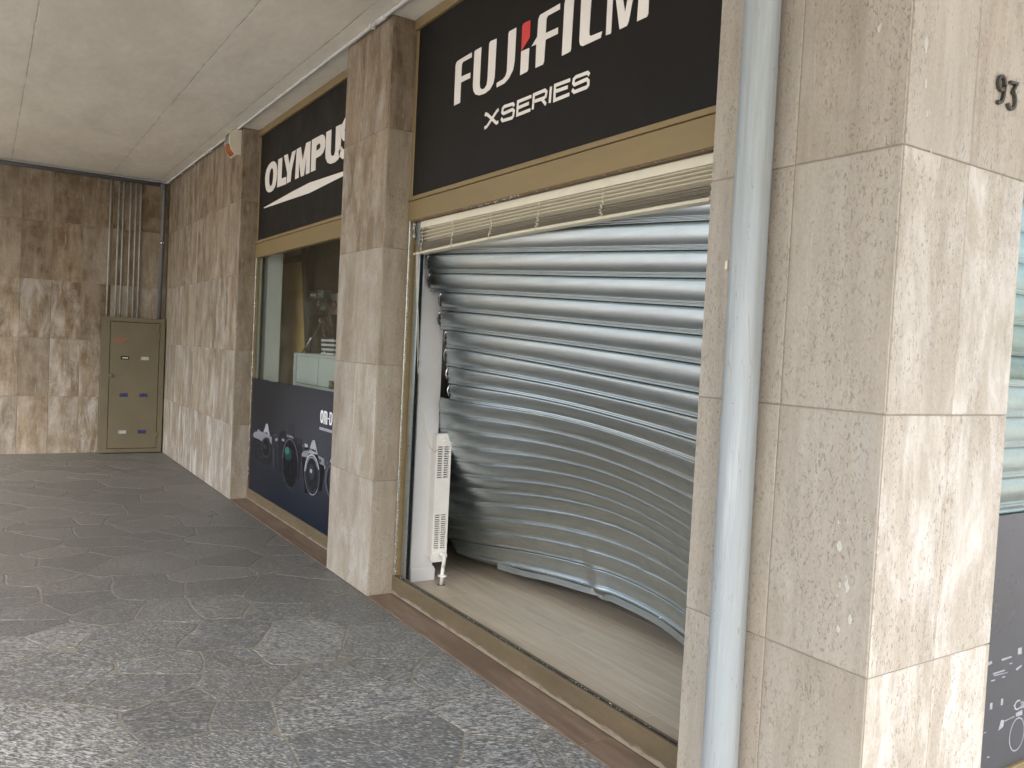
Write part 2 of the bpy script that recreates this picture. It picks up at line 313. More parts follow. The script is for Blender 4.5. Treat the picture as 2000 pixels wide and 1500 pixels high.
S=[(5.705,3.095),(5.66,3.087),(5.626,3.07),(5.616,3.033),(5.631,2.996),(5.66,2.969),(5.701,2.954),(5.606,2.923),(5.616,2.897),(5.646,2.868),(5.701,2.841)]
POSTER=[('dark',[[(3.653,0.6),(4.22,0.599),(4.239,0.457),(4.134,0.402),(3.703,0.424)]]),('silver',[[(3.63,0.625),(3.647,0.645),(3.695,0.661),(3.756,0.666),(3.761,0.685),(3.826,0.692),(3.835,0.674),(3.863,0.684),(3.935,0.677),(4.155,0.674),(4.212,0.664),(4.208,0.605),(4.162,0.619),(4.129,0.645),(4.044,0.648),(3.966,0.628),(3.911,0.595),(3.826,0.602),(3.653,0.603)]]),('light',[[(3.947,0.676),(4.022,0.762),(4.044,0.771),(4.074,0.766),(4.148,0.674)]]),('black',[[(4.181,0.558),(4.179,0.533),(4.167,0.51),(4.145,0.489),(4.116,0.474),(4.081,0.464),(4.043,0.462),(4.006,0.467),(3.972,0.479),(3.944,0.497),(3.924,0.519),(3.915,0.544),(3.917,0.57),(3.93,0.594),(3.953,0.615),(3.984,0.63),(4.019,0.639),(4.057,0.641),(4.094,0.635),(4.127,0.623),(4.154,0.605),(4.173,0.583)]]),('dim',[[(4.181,0.558),(4.18,0.539),(4.173,0.52),(4.16,0.502),(4.141,0.487),(4.118,0.475),(4.091,0.466),(4.062,0.462),(4.032,0.463),(4.003,0.468),(3.976,0.477),(3.953,0.49),(3.934,0.506),(3.922,0.524),(3.915,0.544),(3.916,0.565),(3.924,0.584),(3.938,0.602),(3.957,0.618),(3.981,0.629),(4.009,0.637),(4.038,0.641),(4.068,0.64),(4.097,0.635),(4.123,0.625),(4.146,0.612),(4.163,0.596),(4.175,0.578)],[(4.15,0.557),(4.15,0.541),(4.144,0.525),(4.134,0.511),(4.12,0.498),(4.102,0.489),(4.082,0.482),(4.06,0.479),(4.037,0.479),(4.015,0.483),(3.995,0.491),(3.977,0.502),(3.963,0.515),(3.953,0.53),(3.948,0.546),(3.949,0.563),(3.954,0.579),(3.965,0.593),(3.979,0.606),(3.997,0.615),(4.018,0.622),(4.041,0.624),(4.063,0.624),(4.085,0.619),(4.105,0.611),(4.122,0.601),(4.136,0.588),(4.145,0.573)]]),('dim',[[(4.047,0.562),(4.046,0.556),(4.042,0.55),(4.036,0.545),(4.028,0.541),(4.018,0.539),(4.007,0.539),(3.997,0.54),(3.988,0.543),(3.98,0.547),(3.975,0.552),(3.973,0.558),(3.973,0.564),(3.977,0.57),(3.983,0.575),(3.992,0.579),(4.002,0.581),(4.012,0.581),(4.023,0.58),(4.032,0.577),(4.039,0.573),(4.044,0.568)]]),('dark',[[(4.383,0.684),(4.479,0.753),(4.56,0.761),(4.624,0.737),(5.005,0.738),(5.018,0.638),(4.954,0.413),(4.462,0.398)]]),('dim',[[(4.61,0.717),(4.68,0.837),(4.796,0.841),(4.836,0.725)]]),('silver',[[(4.31,0.666),(4.373,0.68),(4.39,0.659),(4.319,0.643)]]),('silver',[[(4.487,0.688),(4.569,0.692),(4.571,0.671),(4.494,0.668)]]),('dim',[[(4.21,0.677),(4.387,0.733),(4.44,0.729),(4.423,0.698),(4.234,0.66)]]),('dim',[[(4.873,0.729),(4.94,0.743),(4.988,0.73),(5.001,0.696),(4.9,0.695)]]),('black',[[(4.946,0.522),(4.945,0.465),(4.928,0.411),(4.896,0.365),(4.851,0.33),(4.797,0.308),(4.738,0.303),(4.678,0.315),(4.622,0.342),(4.576,0.384),(4.543,0.437),(4.527,0.495),(4.528,0.555),(4.547,0.611),(4.582,0.659),(4.629,0.693),(4.686,0.712),(4.746,0.714),(4.804,0.7),(4.857,0.671),(4.9,0.629),(4.931,0.578)]]),('dim',[[(4.946,0.522),(4.946,0.477),(4.937,0.434),(4.918,0.394),(4.89,0.359),(4.855,0.332),(4.813,0.313),(4.768,0.304),(4.72,0.305),(4.674,0.316),(4.63,0.337),(4.591,0.368),(4.56,0.406),(4.538,0.449),(4.527,0.495),(4.526,0.543),(4.537,0.588),(4.558,0.63),(4.588,0.664),(4.626,0.691),(4.669,0.708),(4.715,0.715),(4.763,0.712),(4.808,0.698),(4.85,0.676),(4.886,0.645),(4.915,0.608),(4.935,0.566)],[(4.925,0.521),(4.926,0.479),(4.918,0.438),(4.901,0.401),(4.876,0.369),(4.844,0.344),(4.807,0.327),(4.766,0.318),(4.723,0.319),(4.681,0.33),(4.642,0.35),(4.607,0.378),(4.579,0.413),(4.56,0.454),(4.549,0.497),(4.548,0.541),(4.558,0.583),(4.576,0.621),(4.603,0.653),(4.637,0.678),(4.676,0.694),(4.717,0.7),(4.76,0.697),(4.801,0.685),(4.839,0.664),(4.871,0.635),(4.897,0.601),(4.916,0.562)]]),('mid',[[(4.527,0.532),(4.531,0.563),(4.54,0.592),(4.553,0.619),(4.57,0.643),(4.591,0.665),(4.615,0.683),(4.642,0.697),(4.67,0.707),(4.7,0.713),(4.731,0.714),(4.762,0.711),(4.792,0.703),(4.82,0.691),(4.847,0.676),(4.872,0.657),(4.893,0.635),(4.911,0.611),(4.926,0.584),(4.937,0.556),(4.92,0.553),(4.911,0.58),(4.897,0.605),(4.88,0.628),(4.86,0.649),(4.838,0.667),(4.813,0.682),(4.787,0.693),(4.759,0.7),(4.731,0.703),(4.703,0.702),(4.676,0.697),(4.649,0.687),(4.625,0.674),(4.603,0.657),(4.584,0.636),(4.569,0.613),(4.557,0.587),(4.549,0.56),(4.546,0.531)]]),('green',[[(4.77,0.589),(4.769,0.573),(4.76,0.558),(4.744,0.545),(4.723,0.535),(4.698,0.529),(4.671,0.527),(4.644,0.53),(4.62,0.538),(4.601,0.549),(4.587,0.563),(4.581,0.579),(4.583,0.595),(4.593,0.611),(4.609,0.624),(4.631,0.634),(4.656,0.639),(4.683,0.641),(4.71,0.637),(4.733,0.63),(4.752,0.618),(4.765,0.605)]]),('green2',[[(4.709,0.609),(4.708,0.6),(4.702,0.592),(4.692,0.584),(4.679,0.579),(4.663,0.576),(4.646,0.575),(4.629,0.576),(4.614,0.58),(4.602,0.586),(4.594,0.594),(4.59,0.603),(4.592,0.611),(4.598,0.62),(4.608,0.627),(4.622,0.632),(4.638,0.636),(4.655,0.636),(4.671,0.635),(4.686,0.631),(4.698,0.625),(4.706,0.617)]]),('dim',[[(4.231,0.601),(4.329,0.6),(4.344,0.407),(4.267,0.408)]]),('black',[[(5.022,0.603),(5.175,0.659),(5.395,0.659),(5.538,0.609),(5.49,0.414),(5.127,0.334)]]),('light',[[(5.172,0.655),(5.243,0.757),(5.265,0.766),(5.302,0.77),(5.381,0.67)]]),('mid',[[(5.302,0.77),(5.324,0.77),(5.397,0.67),(5.381,0.67)]]),('dark',[[(5.176,0.653),(5.381,0.668),(5.388,0.653),(5.169,0.642)]]),('silver',[[(5.018,0.631),(5.056,0.652),(5.17,0.676),(5.18,0.648),(5.138,0.606),(5.022,0.599)]]),('dim',[[(5.021,0.609),(5.136,0.618),(5.133,0.605),(5.022,0.599)]]),('light',[[(5.076,0.718),(5.15,0.72),(5.16,0.697),(5.087,0.691)]]),('mid',[[(5.01,0.703),(5.078,0.705),(5.093,0.683),(5.021,0.683)]]),('black',[[(5.075,0.684),(5.154,0.691),(5.164,0.678),(5.086,0.671)]]),('silver',[[(5.386,0.664),(5.527,0.659),(5.53,0.606),(5.434,0.608)]]),('black',[[(5.438,0.642),(5.459,0.643),(5.46,0.62),(5.439,0.62)]]),('dim',[[(5.394,0.642),(5.43,0.644),(5.434,0.608),(5.409,0.616)]]),('black',[[(5.445,0.513),(5.444,0.469),(5.429,0.427),(5.402,0.391),(5.365,0.364),(5.32,0.347),(5.272,0.342),(5.223,0.351),(5.177,0.372),(5.14,0.404),(5.114,0.444),(5.101,0.49),(5.102,0.536),(5.119,0.579),(5.148,0.616),(5.187,0.643),(5.233,0.658),(5.282,0.66),(5.331,0.65),(5.374,0.628),(5.409,0.596),(5.433,0.557)]]),('mid',[[(5.445,0.513),(5.445,0.478),(5.437,0.445),(5.421,0.414),(5.398,0.387),(5.368,0.365),(5.334,0.35),(5.296,0.343),(5.257,0.344),(5.219,0.352),(5.184,0.368),(5.152,0.391),(5.127,0.42),(5.11,0.454),(5.101,0.49),(5.101,0.526),(5.11,0.561),(5.128,0.593),(5.153,0.62),(5.184,0.641),(5.219,0.655),(5.258,0.661),(5.296,0.659),(5.334,0.649),(5.368,0.632),(5.398,0.608),(5.421,0.58),(5.437,0.548)],[(5.429,0.512),(5.429,0.48),(5.422,0.449),(5.407,0.42),(5.386,0.395),(5.36,0.376),(5.329,0.362),(5.295,0.355),(5.26,0.356),(5.225,0.364),(5.193,0.379),(5.165,0.401),(5.142,0.427),(5.127,0.458),(5.118,0.491),(5.118,0.524),(5.126,0.557),(5.142,0.586),(5.165,0.611),(5.193,0.63),(5.225,0.643),(5.259,0.648),(5.294,0.646),(5.328,0.637),(5.359,0.621),(5.386,0.6),(5.407,0.574),(5.422,0.544)]]),('light',[[(5.101,0.504),(5.103,0.527),(5.108,0.549),(5.116,0.571),(5.127,0.591),(5.142,0.609),(5.159,0.624),(5.179,0.637),(5.201,0.648),(5.224,0.655),(5.248,0.659),(5.272,0.66),(5.296,0.658),(5.32,0.652),(5.343,0.644),(5.364,0.633),(5.384,0.619),(5.401,0.603),(5.416,0.585),(5.427,0.565),(5.408,0.559),(5.398,0.576),(5.385,0.593),(5.37,0.607),(5.353,0.619),(5.334,0.629),(5.314,0.637),(5.293,0.642),(5.272,0.644),(5.251,0.643),(5.23,0.639),(5.21,0.633),(5.191,0.624),(5.174,0.612),(5.159,0.598),(5.147,0.582),(5.137,0.564),(5.13,0.545),(5.125,0.525),(5.124,0.504)]]),('dim',[[(5.416,0.511),(5.416,0.481),(5.41,0.452),(5.396,0.426),(5.377,0.403),(5.353,0.384),(5.324,0.372),(5.294,0.366),(5.262,0.366),(5.23,0.374),(5.201,0.388),(5.175,0.408),(5.154,0.433),(5.14,0.461),(5.132,0.492),(5.132,0.523),(5.14,0.553),(5.154,0.58),(5.174,0.603),(5.2,0.621),(5.229,0.633),(5.26,0.638),(5.292,0.636),(5.323,0.628),(5.352,0.613),(5.376,0.593),(5.396,0.568),(5.409,0.541)],[(5.393,0.51),(5.394,0.483),(5.388,0.457),(5.377,0.433),(5.361,0.412),(5.341,0.396),(5.318,0.385),(5.292,0.38),(5.265,0.381),(5.239,0.388),(5.214,0.4),(5.193,0.418),(5.176,0.441),(5.163,0.466),(5.157,0.493),(5.157,0.521),(5.162,0.548),(5.174,0.572),(5.191,0.593),(5.212,0.609),(5.236,0.619),(5.262,0.624),(5.289,0.622),(5.315,0.615),(5.339,0.601),(5.359,0.583),(5.376,0.561),(5.387,0.536)]]),('silver',[[(5.133,0.528),(5.137,0.545),(5.143,0.561),(5.151,0.576),(5.161,0.59),(5.173,0.602),(5.186,0.613),(5.201,0.622),(5.217,0.629),(5.233,0.634),(5.251,0.637),(5.268,0.638),(5.286,0.637),(5.303,0.634),(5.32,0.629),(5.337,0.622),(5.352,0.613),(5.366,0.602),(5.379,0.59),(5.39,0.577),(5.379,0.571),(5.369,0.584),(5.357,0.595),(5.345,0.605),(5.331,0.613),(5.316,0.619),(5.301,0.624),(5.285,0.627),(5.269,0.628),(5.253,0.627),(5.237,0.624),(5.222,0.62),(5.208,0.613),(5.195,0.605),(5.183,0.595),(5.172,0.583),(5.163,0.57),(5.156,0.556),(5.15,0.542),(5.147,0.526)]]),('silver',[[(5.416,0.412),(5.41,0.404),(5.403,0.396),(5.396,0.389),(5.388,0.383),(5.38,0.376),(5.372,0.371),(5.363,0.366),(5.353,0.361),(5.344,0.357),(5.334,0.353),(5.323,0.35),(5.313,0.348),(5.302,0.347),(5.291,0.345),(5.28,0.345),(5.269,0.345),(5.259,0.346),(5.248,0.348),(5.237,0.35),(5.24,0.359),(5.25,0.356),(5.26,0.355),(5.27,0.354),(5.28,0.354),(5.291,0.354),(5.301,0.355),(5.311,0.356),(5.32,0.359),(5.33,0.361),(5.339,0.365),(5.348,0.368),(5.357,0.373),(5.365,0.378),(5.373,0.383),(5.381,0.389),(5.388,0.395),(5.395,0.402),(5.401,0.409),(5.407,0.417)]]),('dark',[[(5.39,0.509),(5.389,0.476),(5.38,0.445),(5.362,0.419),(5.337,0.398),(5.307,0.386),(5.275,0.384),(5.242,0.39),(5.212,0.406),(5.187,0.43),(5.169,0.46),(5.16,0.494),(5.161,0.528),(5.171,0.56),(5.19,0.587),(5.216,0.607),(5.246,0.618),(5.279,0.62),(5.311,0.612),(5.341,0.595),(5.365,0.571),(5.382,0.542)]]),('dim',[[(5.328,0.524),(5.328,0.506),(5.322,0.49),(5.311,0.475),(5.296,0.465),(5.278,0.458),(5.259,0.457),(5.24,0.461),(5.222,0.469),(5.208,0.482),(5.198,0.497),(5.193,0.515),(5.193,0.533),(5.2,0.55),(5.211,0.564),(5.226,0.575),(5.244,0.581),(5.263,0.582),(5.282,0.578),(5.3,0.57),(5.314,0.557),(5.324,0.541)]]),('light',[[(5.279,0.529),(5.278,0.524),(5.276,0.52),(5.272,0.516),(5.266,0.513),(5.259,0.512),(5.252,0.511),(5.245,0.512),(5.238,0.514),(5.233,0.517),(5.229,0.521),(5.228,0.525),(5.228,0.53),(5.231,0.534),(5.235,0.538),(5.241,0.541),(5.248,0.543),(5.255,0.543),(5.262,0.542),(5.269,0.54),(5.274,0.537),(5.277,0.533)]]),('light',[[(5.538,0.612),(5.558,0.612),(5.557,0.584),(5.536,0.589)]]),('mid',[[(5.565,0.643),(5.62,0.646),(5.615,0.623),(5.563,0.626)]]),('light',[[(5.642,0.651),(5.692,0.709),(5.726,0.715),(5.792,0.654)]]),('mid',[[(5.855,0.527),(5.854,0.499),(5.847,0.473),(5.833,0.448),(5.813,0.426),(5.787,0.409),(5.758,0.397),(5.726,0.391),(5.693,0.392),(5.66,0.398),(5.63,0.411),(5.604,0.429),(5.583,0.452),(5.569,0.478),(5.561,0.506),(5.562,0.535),(5.57,0.563),(5.585,0.588),(5.607,0.61),(5.633,0.627),(5.664,0.638),(5.696,0.643),(5.729,0.641),(5.761,0.634),(5.79,0.62),(5.815,0.602),(5.835,0.58),(5.848,0.554)],[(5.829,0.525),(5.829,0.501),(5.823,0.478),(5.811,0.456),(5.795,0.437),(5.774,0.423),(5.75,0.412),(5.724,0.407),(5.697,0.408),(5.67,0.414),(5.646,0.425),(5.624,0.441),(5.607,0.461),(5.595,0.484),(5.589,0.508),(5.589,0.533),(5.596,0.558),(5.608,0.58),(5.625,0.598),(5.647,0.613),(5.672,0.622),(5.698,0.627),(5.725,0.625),(5.751,0.619),(5.775,0.607),(5.796,0.591),(5.812,0.571),(5.823,0.549)]]),('dim',[[(5.829,0.525),(5.829,0.501),(5.823,0.478),(5.811,0.456),(5.795,0.437),(5.774,0.423),(5.75,0.412),(5.724,0.407),(5.697,0.408),(5.67,0.414),(5.646,0.425),(5.624,0.441),(5.607,0.461),(5.595,0.484),(5.589,0.508),(5.589,0.533),(5.596,0.558),(5.608,0.58),(5.625,0.598),(5.647,0.613),(5.672,0.622),(5.698,0.627),(5.725,0.625),(5.751,0.619),(5.775,0.607),(5.796,0.591),(5.812,0.571),(5.823,0.549)],[(5.808,0.524),(5.809,0.503),(5.804,0.482),(5.794,0.463),(5.781,0.447),(5.764,0.434),(5.744,0.425),(5.722,0.421),(5.7,0.421),(5.678,0.427),(5.658,0.437),(5.64,0.451),(5.626,0.468),(5.616,0.488),(5.611,0.51),(5.611,0.532),(5.616,0.553),(5.626,0.572),(5.64,0.589),(5.658,0.601),(5.678,0.61),(5.7,0.613),(5.722,0.612),(5.744,0.606),(5.763,0.596),(5.781,0.582),(5.794,0.564),(5.804,0.545)]]),('silver',[[(5.753,0.67),(5.878,0.666),(5.883,0.619),(5.803,0.618)]]),('white',[[(5.409,0.978),(5.419,1.006),(5.442,1.014),(5.467,1.008),(5.477,0.979),(5.475,0.942),(5.462,0.917),(5.433,0.914),(5.416,0.933)],[(5.432,0.974),(5.442,0.998),(5.455,0.982),(5.457,0.943),(5.445,0.932),(5.436,0.947)]]),('white',[[(5.483,1.004),(5.498,1.013),(5.546,1.01),(5.558,0.997),(5.56,0.914),(5.541,0.914),(5.538,0.993),(5.527,0.995),(5.529,0.914),(5.513,0.913),(5.51,0.996),(5.502,0.993),(5.504,0.913),(5.486,0.913)]]),('white',[[(5.566,0.966),(5.594,0.966),(5.595,0.957),(5.567,0.957)]]),('white',[[(5.601,1.012),(5.641,1.013),(5.662,1.001),(5.663,0.952),(5.649,0.918),(5.603,0.918)],[(5.621,1.0),(5.638,0.999),(5.643,0.983),(5.641,0.947),(5.632,0.933),(5.623,0.933)]]),('light',[[(5.404,0.884),(5.668,0.885),(5.667,0.864),(5.403,0.863)]])]
RP=[[(0.88,0.554),(0.909,0.555),(0.914,0.545),(0.886,0.542)],[(0.975,0.55),(1.042,0.55),(1.046,0.544),(0.979,0.543)],[(1.03,0.526),(1.053,0.525),(1.053,0.521),(1.031,0.522)],[(1.084,0.57),(1.111,0.57),(1.115,0.546),(1.088,0.547)],[(0.922,0.51),(1.003,0.509),(1.005,0.504),(0.925,0.504)],[(0.931,0.502),(1.027,0.496),(1.027,0.494),(0.931,0.498)],[(0.915,0.487),(0.94,0.486),(0.941,0.481),(0.915,0.482)],[(0.988,0.486),(1.01,0.485),(1.011,0.481),(0.988,0.482)],[(1.08,0.498),(1.121,0.506),(1.122,0.5),(1.089,0.49)],[(1.084,0.369),(1.099,0.367),(1.1,0.362),(1.085,0.363)],[(0.989,0.296),(1.003,0.331),(1.025,0.328),(1.022,0.304)],[(1.026,0.324),(1.098,0.327),(1.1,0.324),(1.029,0.32)],[(0.886,0.31),(0.906,0.311),(0.907,0.308),(0.887,0.308)],[(0.924,0.22),(0.944,0.218),(0.943,0.214),(0.927,0.215)],[(1.104,0.335),(1.15,0.338),(1.153,0.32),(1.108,0.321)],[(0.919,0.407),(0.936,0.406),(0.937,0.383),(0.92,0.384)],[(0.992,0.408),(1.007,0.407),(1.008,0.384),(0.993,0.385)]]
RPC=[(1.124,0.255),(1.07,0.267),(1.114,0.318),(1.133,0.196)]
SHQ=[[(6.86,0.265,2.196),(7.678,0.271,2.139),(8.275,0.27,2.097),(8.715,0.269,2.066),(9.112,0.269,2.036)],[(6.86,0.278,2.081),(7.661,0.287,2.028),(8.26,0.289,1.989),(8.705,0.287,1.958),(9.094,0.284,1.93)],[(6.848,0.298,1.968),(7.638,0.309,1.919),(8.24,0.311,1.88),(8.688,0.31,1.852),(9.076,0.304,1.828)],[(6.896,0.355,1.854),(7.61,0.332,1.814),(8.217,0.335,1.774),(8.668,0.335,1.748),(9.061,0.32,1.72)],[(6.858,0.374,1.746),(7.586,0.354,1.707),(8.196,0.359,1.665),(8.653,0.357,1.64),(9.047,0.335,1.614)],[(6.88,0.411,1.629),(7.566,0.373,1.594),(8.17,0.386,1.561),(8.641,0.376,1.53),(9.037,0.346,1.502)],[(6.855,0.431,1.521),(7.538,0.397,1.489),(8.152,0.407,1.446),(8.627,0.397,1.416),(9.024,0.361,1.39)],[(6.862,0.447,1.408),(7.507,0.423,1.384),(8.113,0.443,1.349),(8.592,0.435,1.32),(8.993,0.392,1.291)],[(6.885,0.451,1.3),(7.46,0.458,1.292),(8.061,0.488,1.263),(8.548,0.48,1.231),(8.955,0.433,1.199)],[(6.814,0.419,1.209),(7.414,0.493,1.197),(8.005,0.536,1.182),(8.502,0.527,1.144),(8.916,0.477,1.107)],[(6.779,0.443,1.114),(7.361,0.532,1.111),(7.947,0.585,1.102),(8.455,0.575,1.057),(8.87,0.525,1.022)],[(6.743,0.467,1.013),(7.31,0.569,1.022),(7.89,0.634,1.022),(8.399,0.631,0.982),(8.822,0.574,0.939)],[(6.721,0.492,0.909),(7.266,0.602,0.926),(7.833,0.682,0.941),(8.342,0.687,0.908),(8.772,0.625,0.858)],[(6.686,0.516,0.808),(7.215,0.64,0.837),(7.774,0.732,0.863),(8.288,0.741,0.83),(8.721,0.678,0.779)],[(6.647,0.542,0.71),(7.171,0.674,0.743),(7.719,0.779,0.78),(8.235,0.794,0.75),(8.669,0.731,0.7)],[(6.606,0.569,0.613),(7.116,0.713,0.658),(7.667,0.825,0.695),(8.175,0.852,0.681),(8.616,0.789,0.627)],[(6.575,0.598,0.514),(7.072,0.746,0.564),(7.615,0.869,0.61),(8.123,0.904,0.601),(8.561,0.845,0.554)],[(6.558,0.621,0.407),(7.039,0.773,0.463),(7.591,0.895,0.502),(8.087,0.943,0.503),(8.519,0.89,0.464)],[(6.508,0.667,0.325),(6.991,0.809,0.373),(7.551,0.932,0.407),(8.046,0.987,0.412),(8.472,0.94,0.385)],[(6.476,0.721,0.233),(6.95,0.841,0.272),(7.52,0.962,0.299),(8.01,1.026,0.312),(8.451,0.963,0.275)],[(6.572,0.728,0.15),(6.949,0.85,0.137),(7.516,0.974,0.163),(8.027,1.023,0.162),(8.445,0.965,0.144)]]

# ------------------------------------------------------------------ object helpers
def tag(o, label=None, cat=None, group=None, kind=None):
    for k, v in (('label', label), ('category', cat), ('group', group), ('kind', kind)):
        if v: o[k] = v
    return o
def thing(name, label, cat, loc=(0, 0, 0), group=None):
    o = bpy.data.objects.new(name, None); COL.objects.link(o); o.location = loc; o.empty_display_size = .1
    return tag(o, label, cat, group)
def setp(o, parent):
    if parent is not None:
        o.parent = parent
        o.matrix_parent_inverse = wmat(parent).inverted()
def wmat(o):
    mm = Matrix.LocRotScale(o.location, o.rotation_euler, o.scale)
    return wmat(o.parent) @ o.matrix_parent_inverse @ mm if o.parent else mm
def link(name, me, mat, parent=None, loc=(0, 0, 0), rot=(0, 0, 0), smooth=False):
    o = bpy.data.objects.new(name, me); COL.objects.link(o); o.location = loc; o.rotation_euler = rot
    if mat is not None and not me.materials:
        me.materials.append(M[mat] if isinstance(mat, str) else mat)
    if smooth:
        for p in me.polygons: p.use_smooth = True
    setp(o, parent)
    return o
CACHE = {}
def boxmesh(dx, dy, dz, bev, key=None):
    k = (round(dx, 4), round(dy, 4), round(dz, 4), bev, key)
    if k in CACHE: return CACHE[k]
    bm = bmesh.new(); bmesh.ops.create_cube(bm, size=1)
    for v in bm.verts: v.co.x *= dx; v.co.y *= dy; v.co.z *= dz
    if bev: bmesh.ops.bevel(bm, geom=list(bm.edges), offset=bev, segments=1, affect='EDGES')
    me = bpy.data.meshes.new('box'); bm.to_mesh(me); bm.free(); CACHE[k] = me
    return me
def box(name, x, y, z, mat, parent=None, bev=.002, rot=(0, 0, 0)):
    x, y, z = sorted(x), sorted(y), sorted(z)
    return link(name, boxmesh(x[1]-x[0], y[1]-y[0], z[1]-z[0], bev, mat), mat, parent, ((x[0]+x[1])/2, (y[0]+y[1])/2, (z[0]+z[1])/2), rot)
class MB:
    def __init__(s): s.v = []; s.f = []; s.mi = []
    def quad(s, a, b, c, d, mi=0):
        i = len(s.v); s.v += [tuple(a), tuple(b), tuple(c), tuple(d)]; s.f.append((i, i+1, i+2, i+3)); s.mi.append(mi)
    def box(s, x, y, z, mi=0):
        i = len(s.v)
        for zz in z:
            for yy in y:
                for xx in x: s.v.append((xx, yy, zz))
        for f in ((0, 2, 3, 1), (4, 5, 7, 6), (0, 1, 5, 4), (2, 6, 7, 3), (0, 4, 6, 2), (1, 3, 7, 5)):
            s.f.append(tuple(i+k for k in f)); s.mi.append(mi)
    def tube(s, pts, r, n=10, cap=True, mi=0):
        pts = [Vector(p) for p in pts]; rs = r if isinstance(r, (list, tuple)) else [r]*len(pts)
        i0 = len(s.v); ref = None
        for k, p in enumerate(pts):
            d = (pts[min(k+1, len(pts)-1)]-pts[max(k-1, 0)]).normalized()
            if ref is None: ref = d.orthogonal().normalized()
            a = (ref-d*ref.dot(d)).normalized(); ref = a; b = d.cross(a)
            for j in range(n):
                t = 2*math.pi*j/n; s.v.append(tuple(p+(a*math.cos(t)+b*math.sin(t))*rs[k]))
        for k in range(len(pts)-1):
            for j in range(n):
                s.f.append((i0+k*n+j, i0+k*n+(j+1) % n, i0+(k+1)*n+(j+1) % n, i0+(k+1)*n+j)); s.mi.append(mi)
        if cap:
            s.f.append(tuple(i0+j for j in range(n))[::-1]); s.f.append(tuple(i0+(len(pts)-1)*n+j for j in range(n))); s.mi += [mi, mi]
    def build(s, name, mats, parent=None, smooth=False, center=True):
        me = bpy.data.meshes.new(name); vs = np.array(s.v, float)
        c = (vs.min(0)+vs.max(0))/2 if center else np.zeros(3)
        me.from_pydata((vs-c).tolist(), [], s.f); 
        mats = mats if isinstance(mats, (list, tuple)) else [mats]
        for q in mats: me.materials.append(M[q] if isinstance(q, str) else q)
        if len(mats) > 1: me.polygons.foreach_set('material_index', s.mi)
        me.update()
        o = link(name, me, None, parent, tuple(c))
        if smooth:
            for p in me.polygons: p.use_smooth = len(p.vertices) <= 4
        return o
def tube(name, pts, r, mat, parent=None, n=12, smooth=True):
    b = MB(); b.tube(pts, r, n); return b.build(name, mat, parent, smooth)
def ell(c, rx, rz, n=24): return [(c[0]+rx*math.cos(2*math.pi*i/n), c[1]+rz*math.sin(2*math.pi*i/n)) for i in range(n)]
def addpoly(b, loops, plane, at, th, mi=0):
    """flat shape with holes on plane 'y' (x,z coordinates) or 'x' (y,z coordinates); front face at `at`, th behind it"""
    P3 = (lambda p, d: (p[0], d, p[1])) if plane == 'y' else (lambda p, d: (d, p[0], p[1]))
    tris = tessellate_polygon([[Vector((p[0], p[1], 0)) for p in lp] for lp in loops])
    flat = [p for lp in loops for p in lp]; i = len(b.v)
    b.v += [P3(p, at) for p in flat]
    for t in tris: b.f.append(tuple(i+k for k in t)); b.mi.append(mi)
    if th:
        k0 = 0
        for lp in loops:
            n = len(lp)
            for j in range(n):
                b.quad(P3(lp[j], at), P3(lp[(j+1) % n], at), P3(lp[(j+1) % n], at+th), P3(lp[j], at+th), mi)
            k0 += n
def stroke(pts, w):
    """outline of a polyline drawn with a pen of width w"""
    pts = [Vector(p) for p in pts]; L_, R_ = [], []
    for k, p in enumerate(pts):
        d0 = (p-pts[k-1]).normalized() if k else None; d1 = (pts[k+1]-p).normalized() if k < len(pts)-1 else None
        d0 = d0 or d1; d1 = d1 or d0
        t = (d0+d1).normalized(); nrm = Vector((-t.y, t.x)); sc = 1/max(.5, nrm.dot(Vector((-d0.y, d0.x))))
        L_.append(tuple(p+nrm*w/2*sc)); R_.append(tuple(p-nrm*w/2*sc))
    return L_, R_
def addstroke(b, pts, w, plane, at, th, mi=0):
    L_, R_ = stroke(pts, w)
    P3 = (lambda p, d: (p[0], d, p[1])) if plane == 'y' else (lambda p, d: (d, p[0], p[1]))
    for k in range(len(pts)-1):
        b.quad(P3(L_[k], at), P3(L_[k+1], at), P3(R_[k+1], at), P3(R_[k], at), mi)
        if th:
            for S in (L_, R_): b.quad(P3(S[k], at), P3(S[k+1], at), P3(S[k+1], at+th), P3(S[k], at+th), mi)
    if th:
        for k in (0, len(pts)-1): b.quad(P3(L_[k], at), P3(R_[k], at), P3(R_[k], at+th), P3(L_[k], at+th), mi)
def text(name, body, size, mat, loc, rot, parent, sx=1, ext=0.0005):
    cu = bpy.data.curves.new('t', 'FONT'); cu.body = body; cu.size = size; cu.align_x = 'CENTER'; cu.extrude = ext; cu.offset = size*.012
    t = bpy.data.objects.new('t', cu); COL.objects.link(t)
    me = bpy.data.meshes.new_from_object(t.evaluated_get(bpy.context.evaluated_depsgraph_get())); bpy.data.objects.remove(t)
    for v in me.vertices: v.co.x *= sx
    me.materials.clear()
    return link(name, me, mat, parent, loc, rot)

H = 3.46; RW = .70; D_ = .1575
X3, X2A, X2B, X1A, X1B = 3.511, 6.087, 6.784, 9.381, 10.05
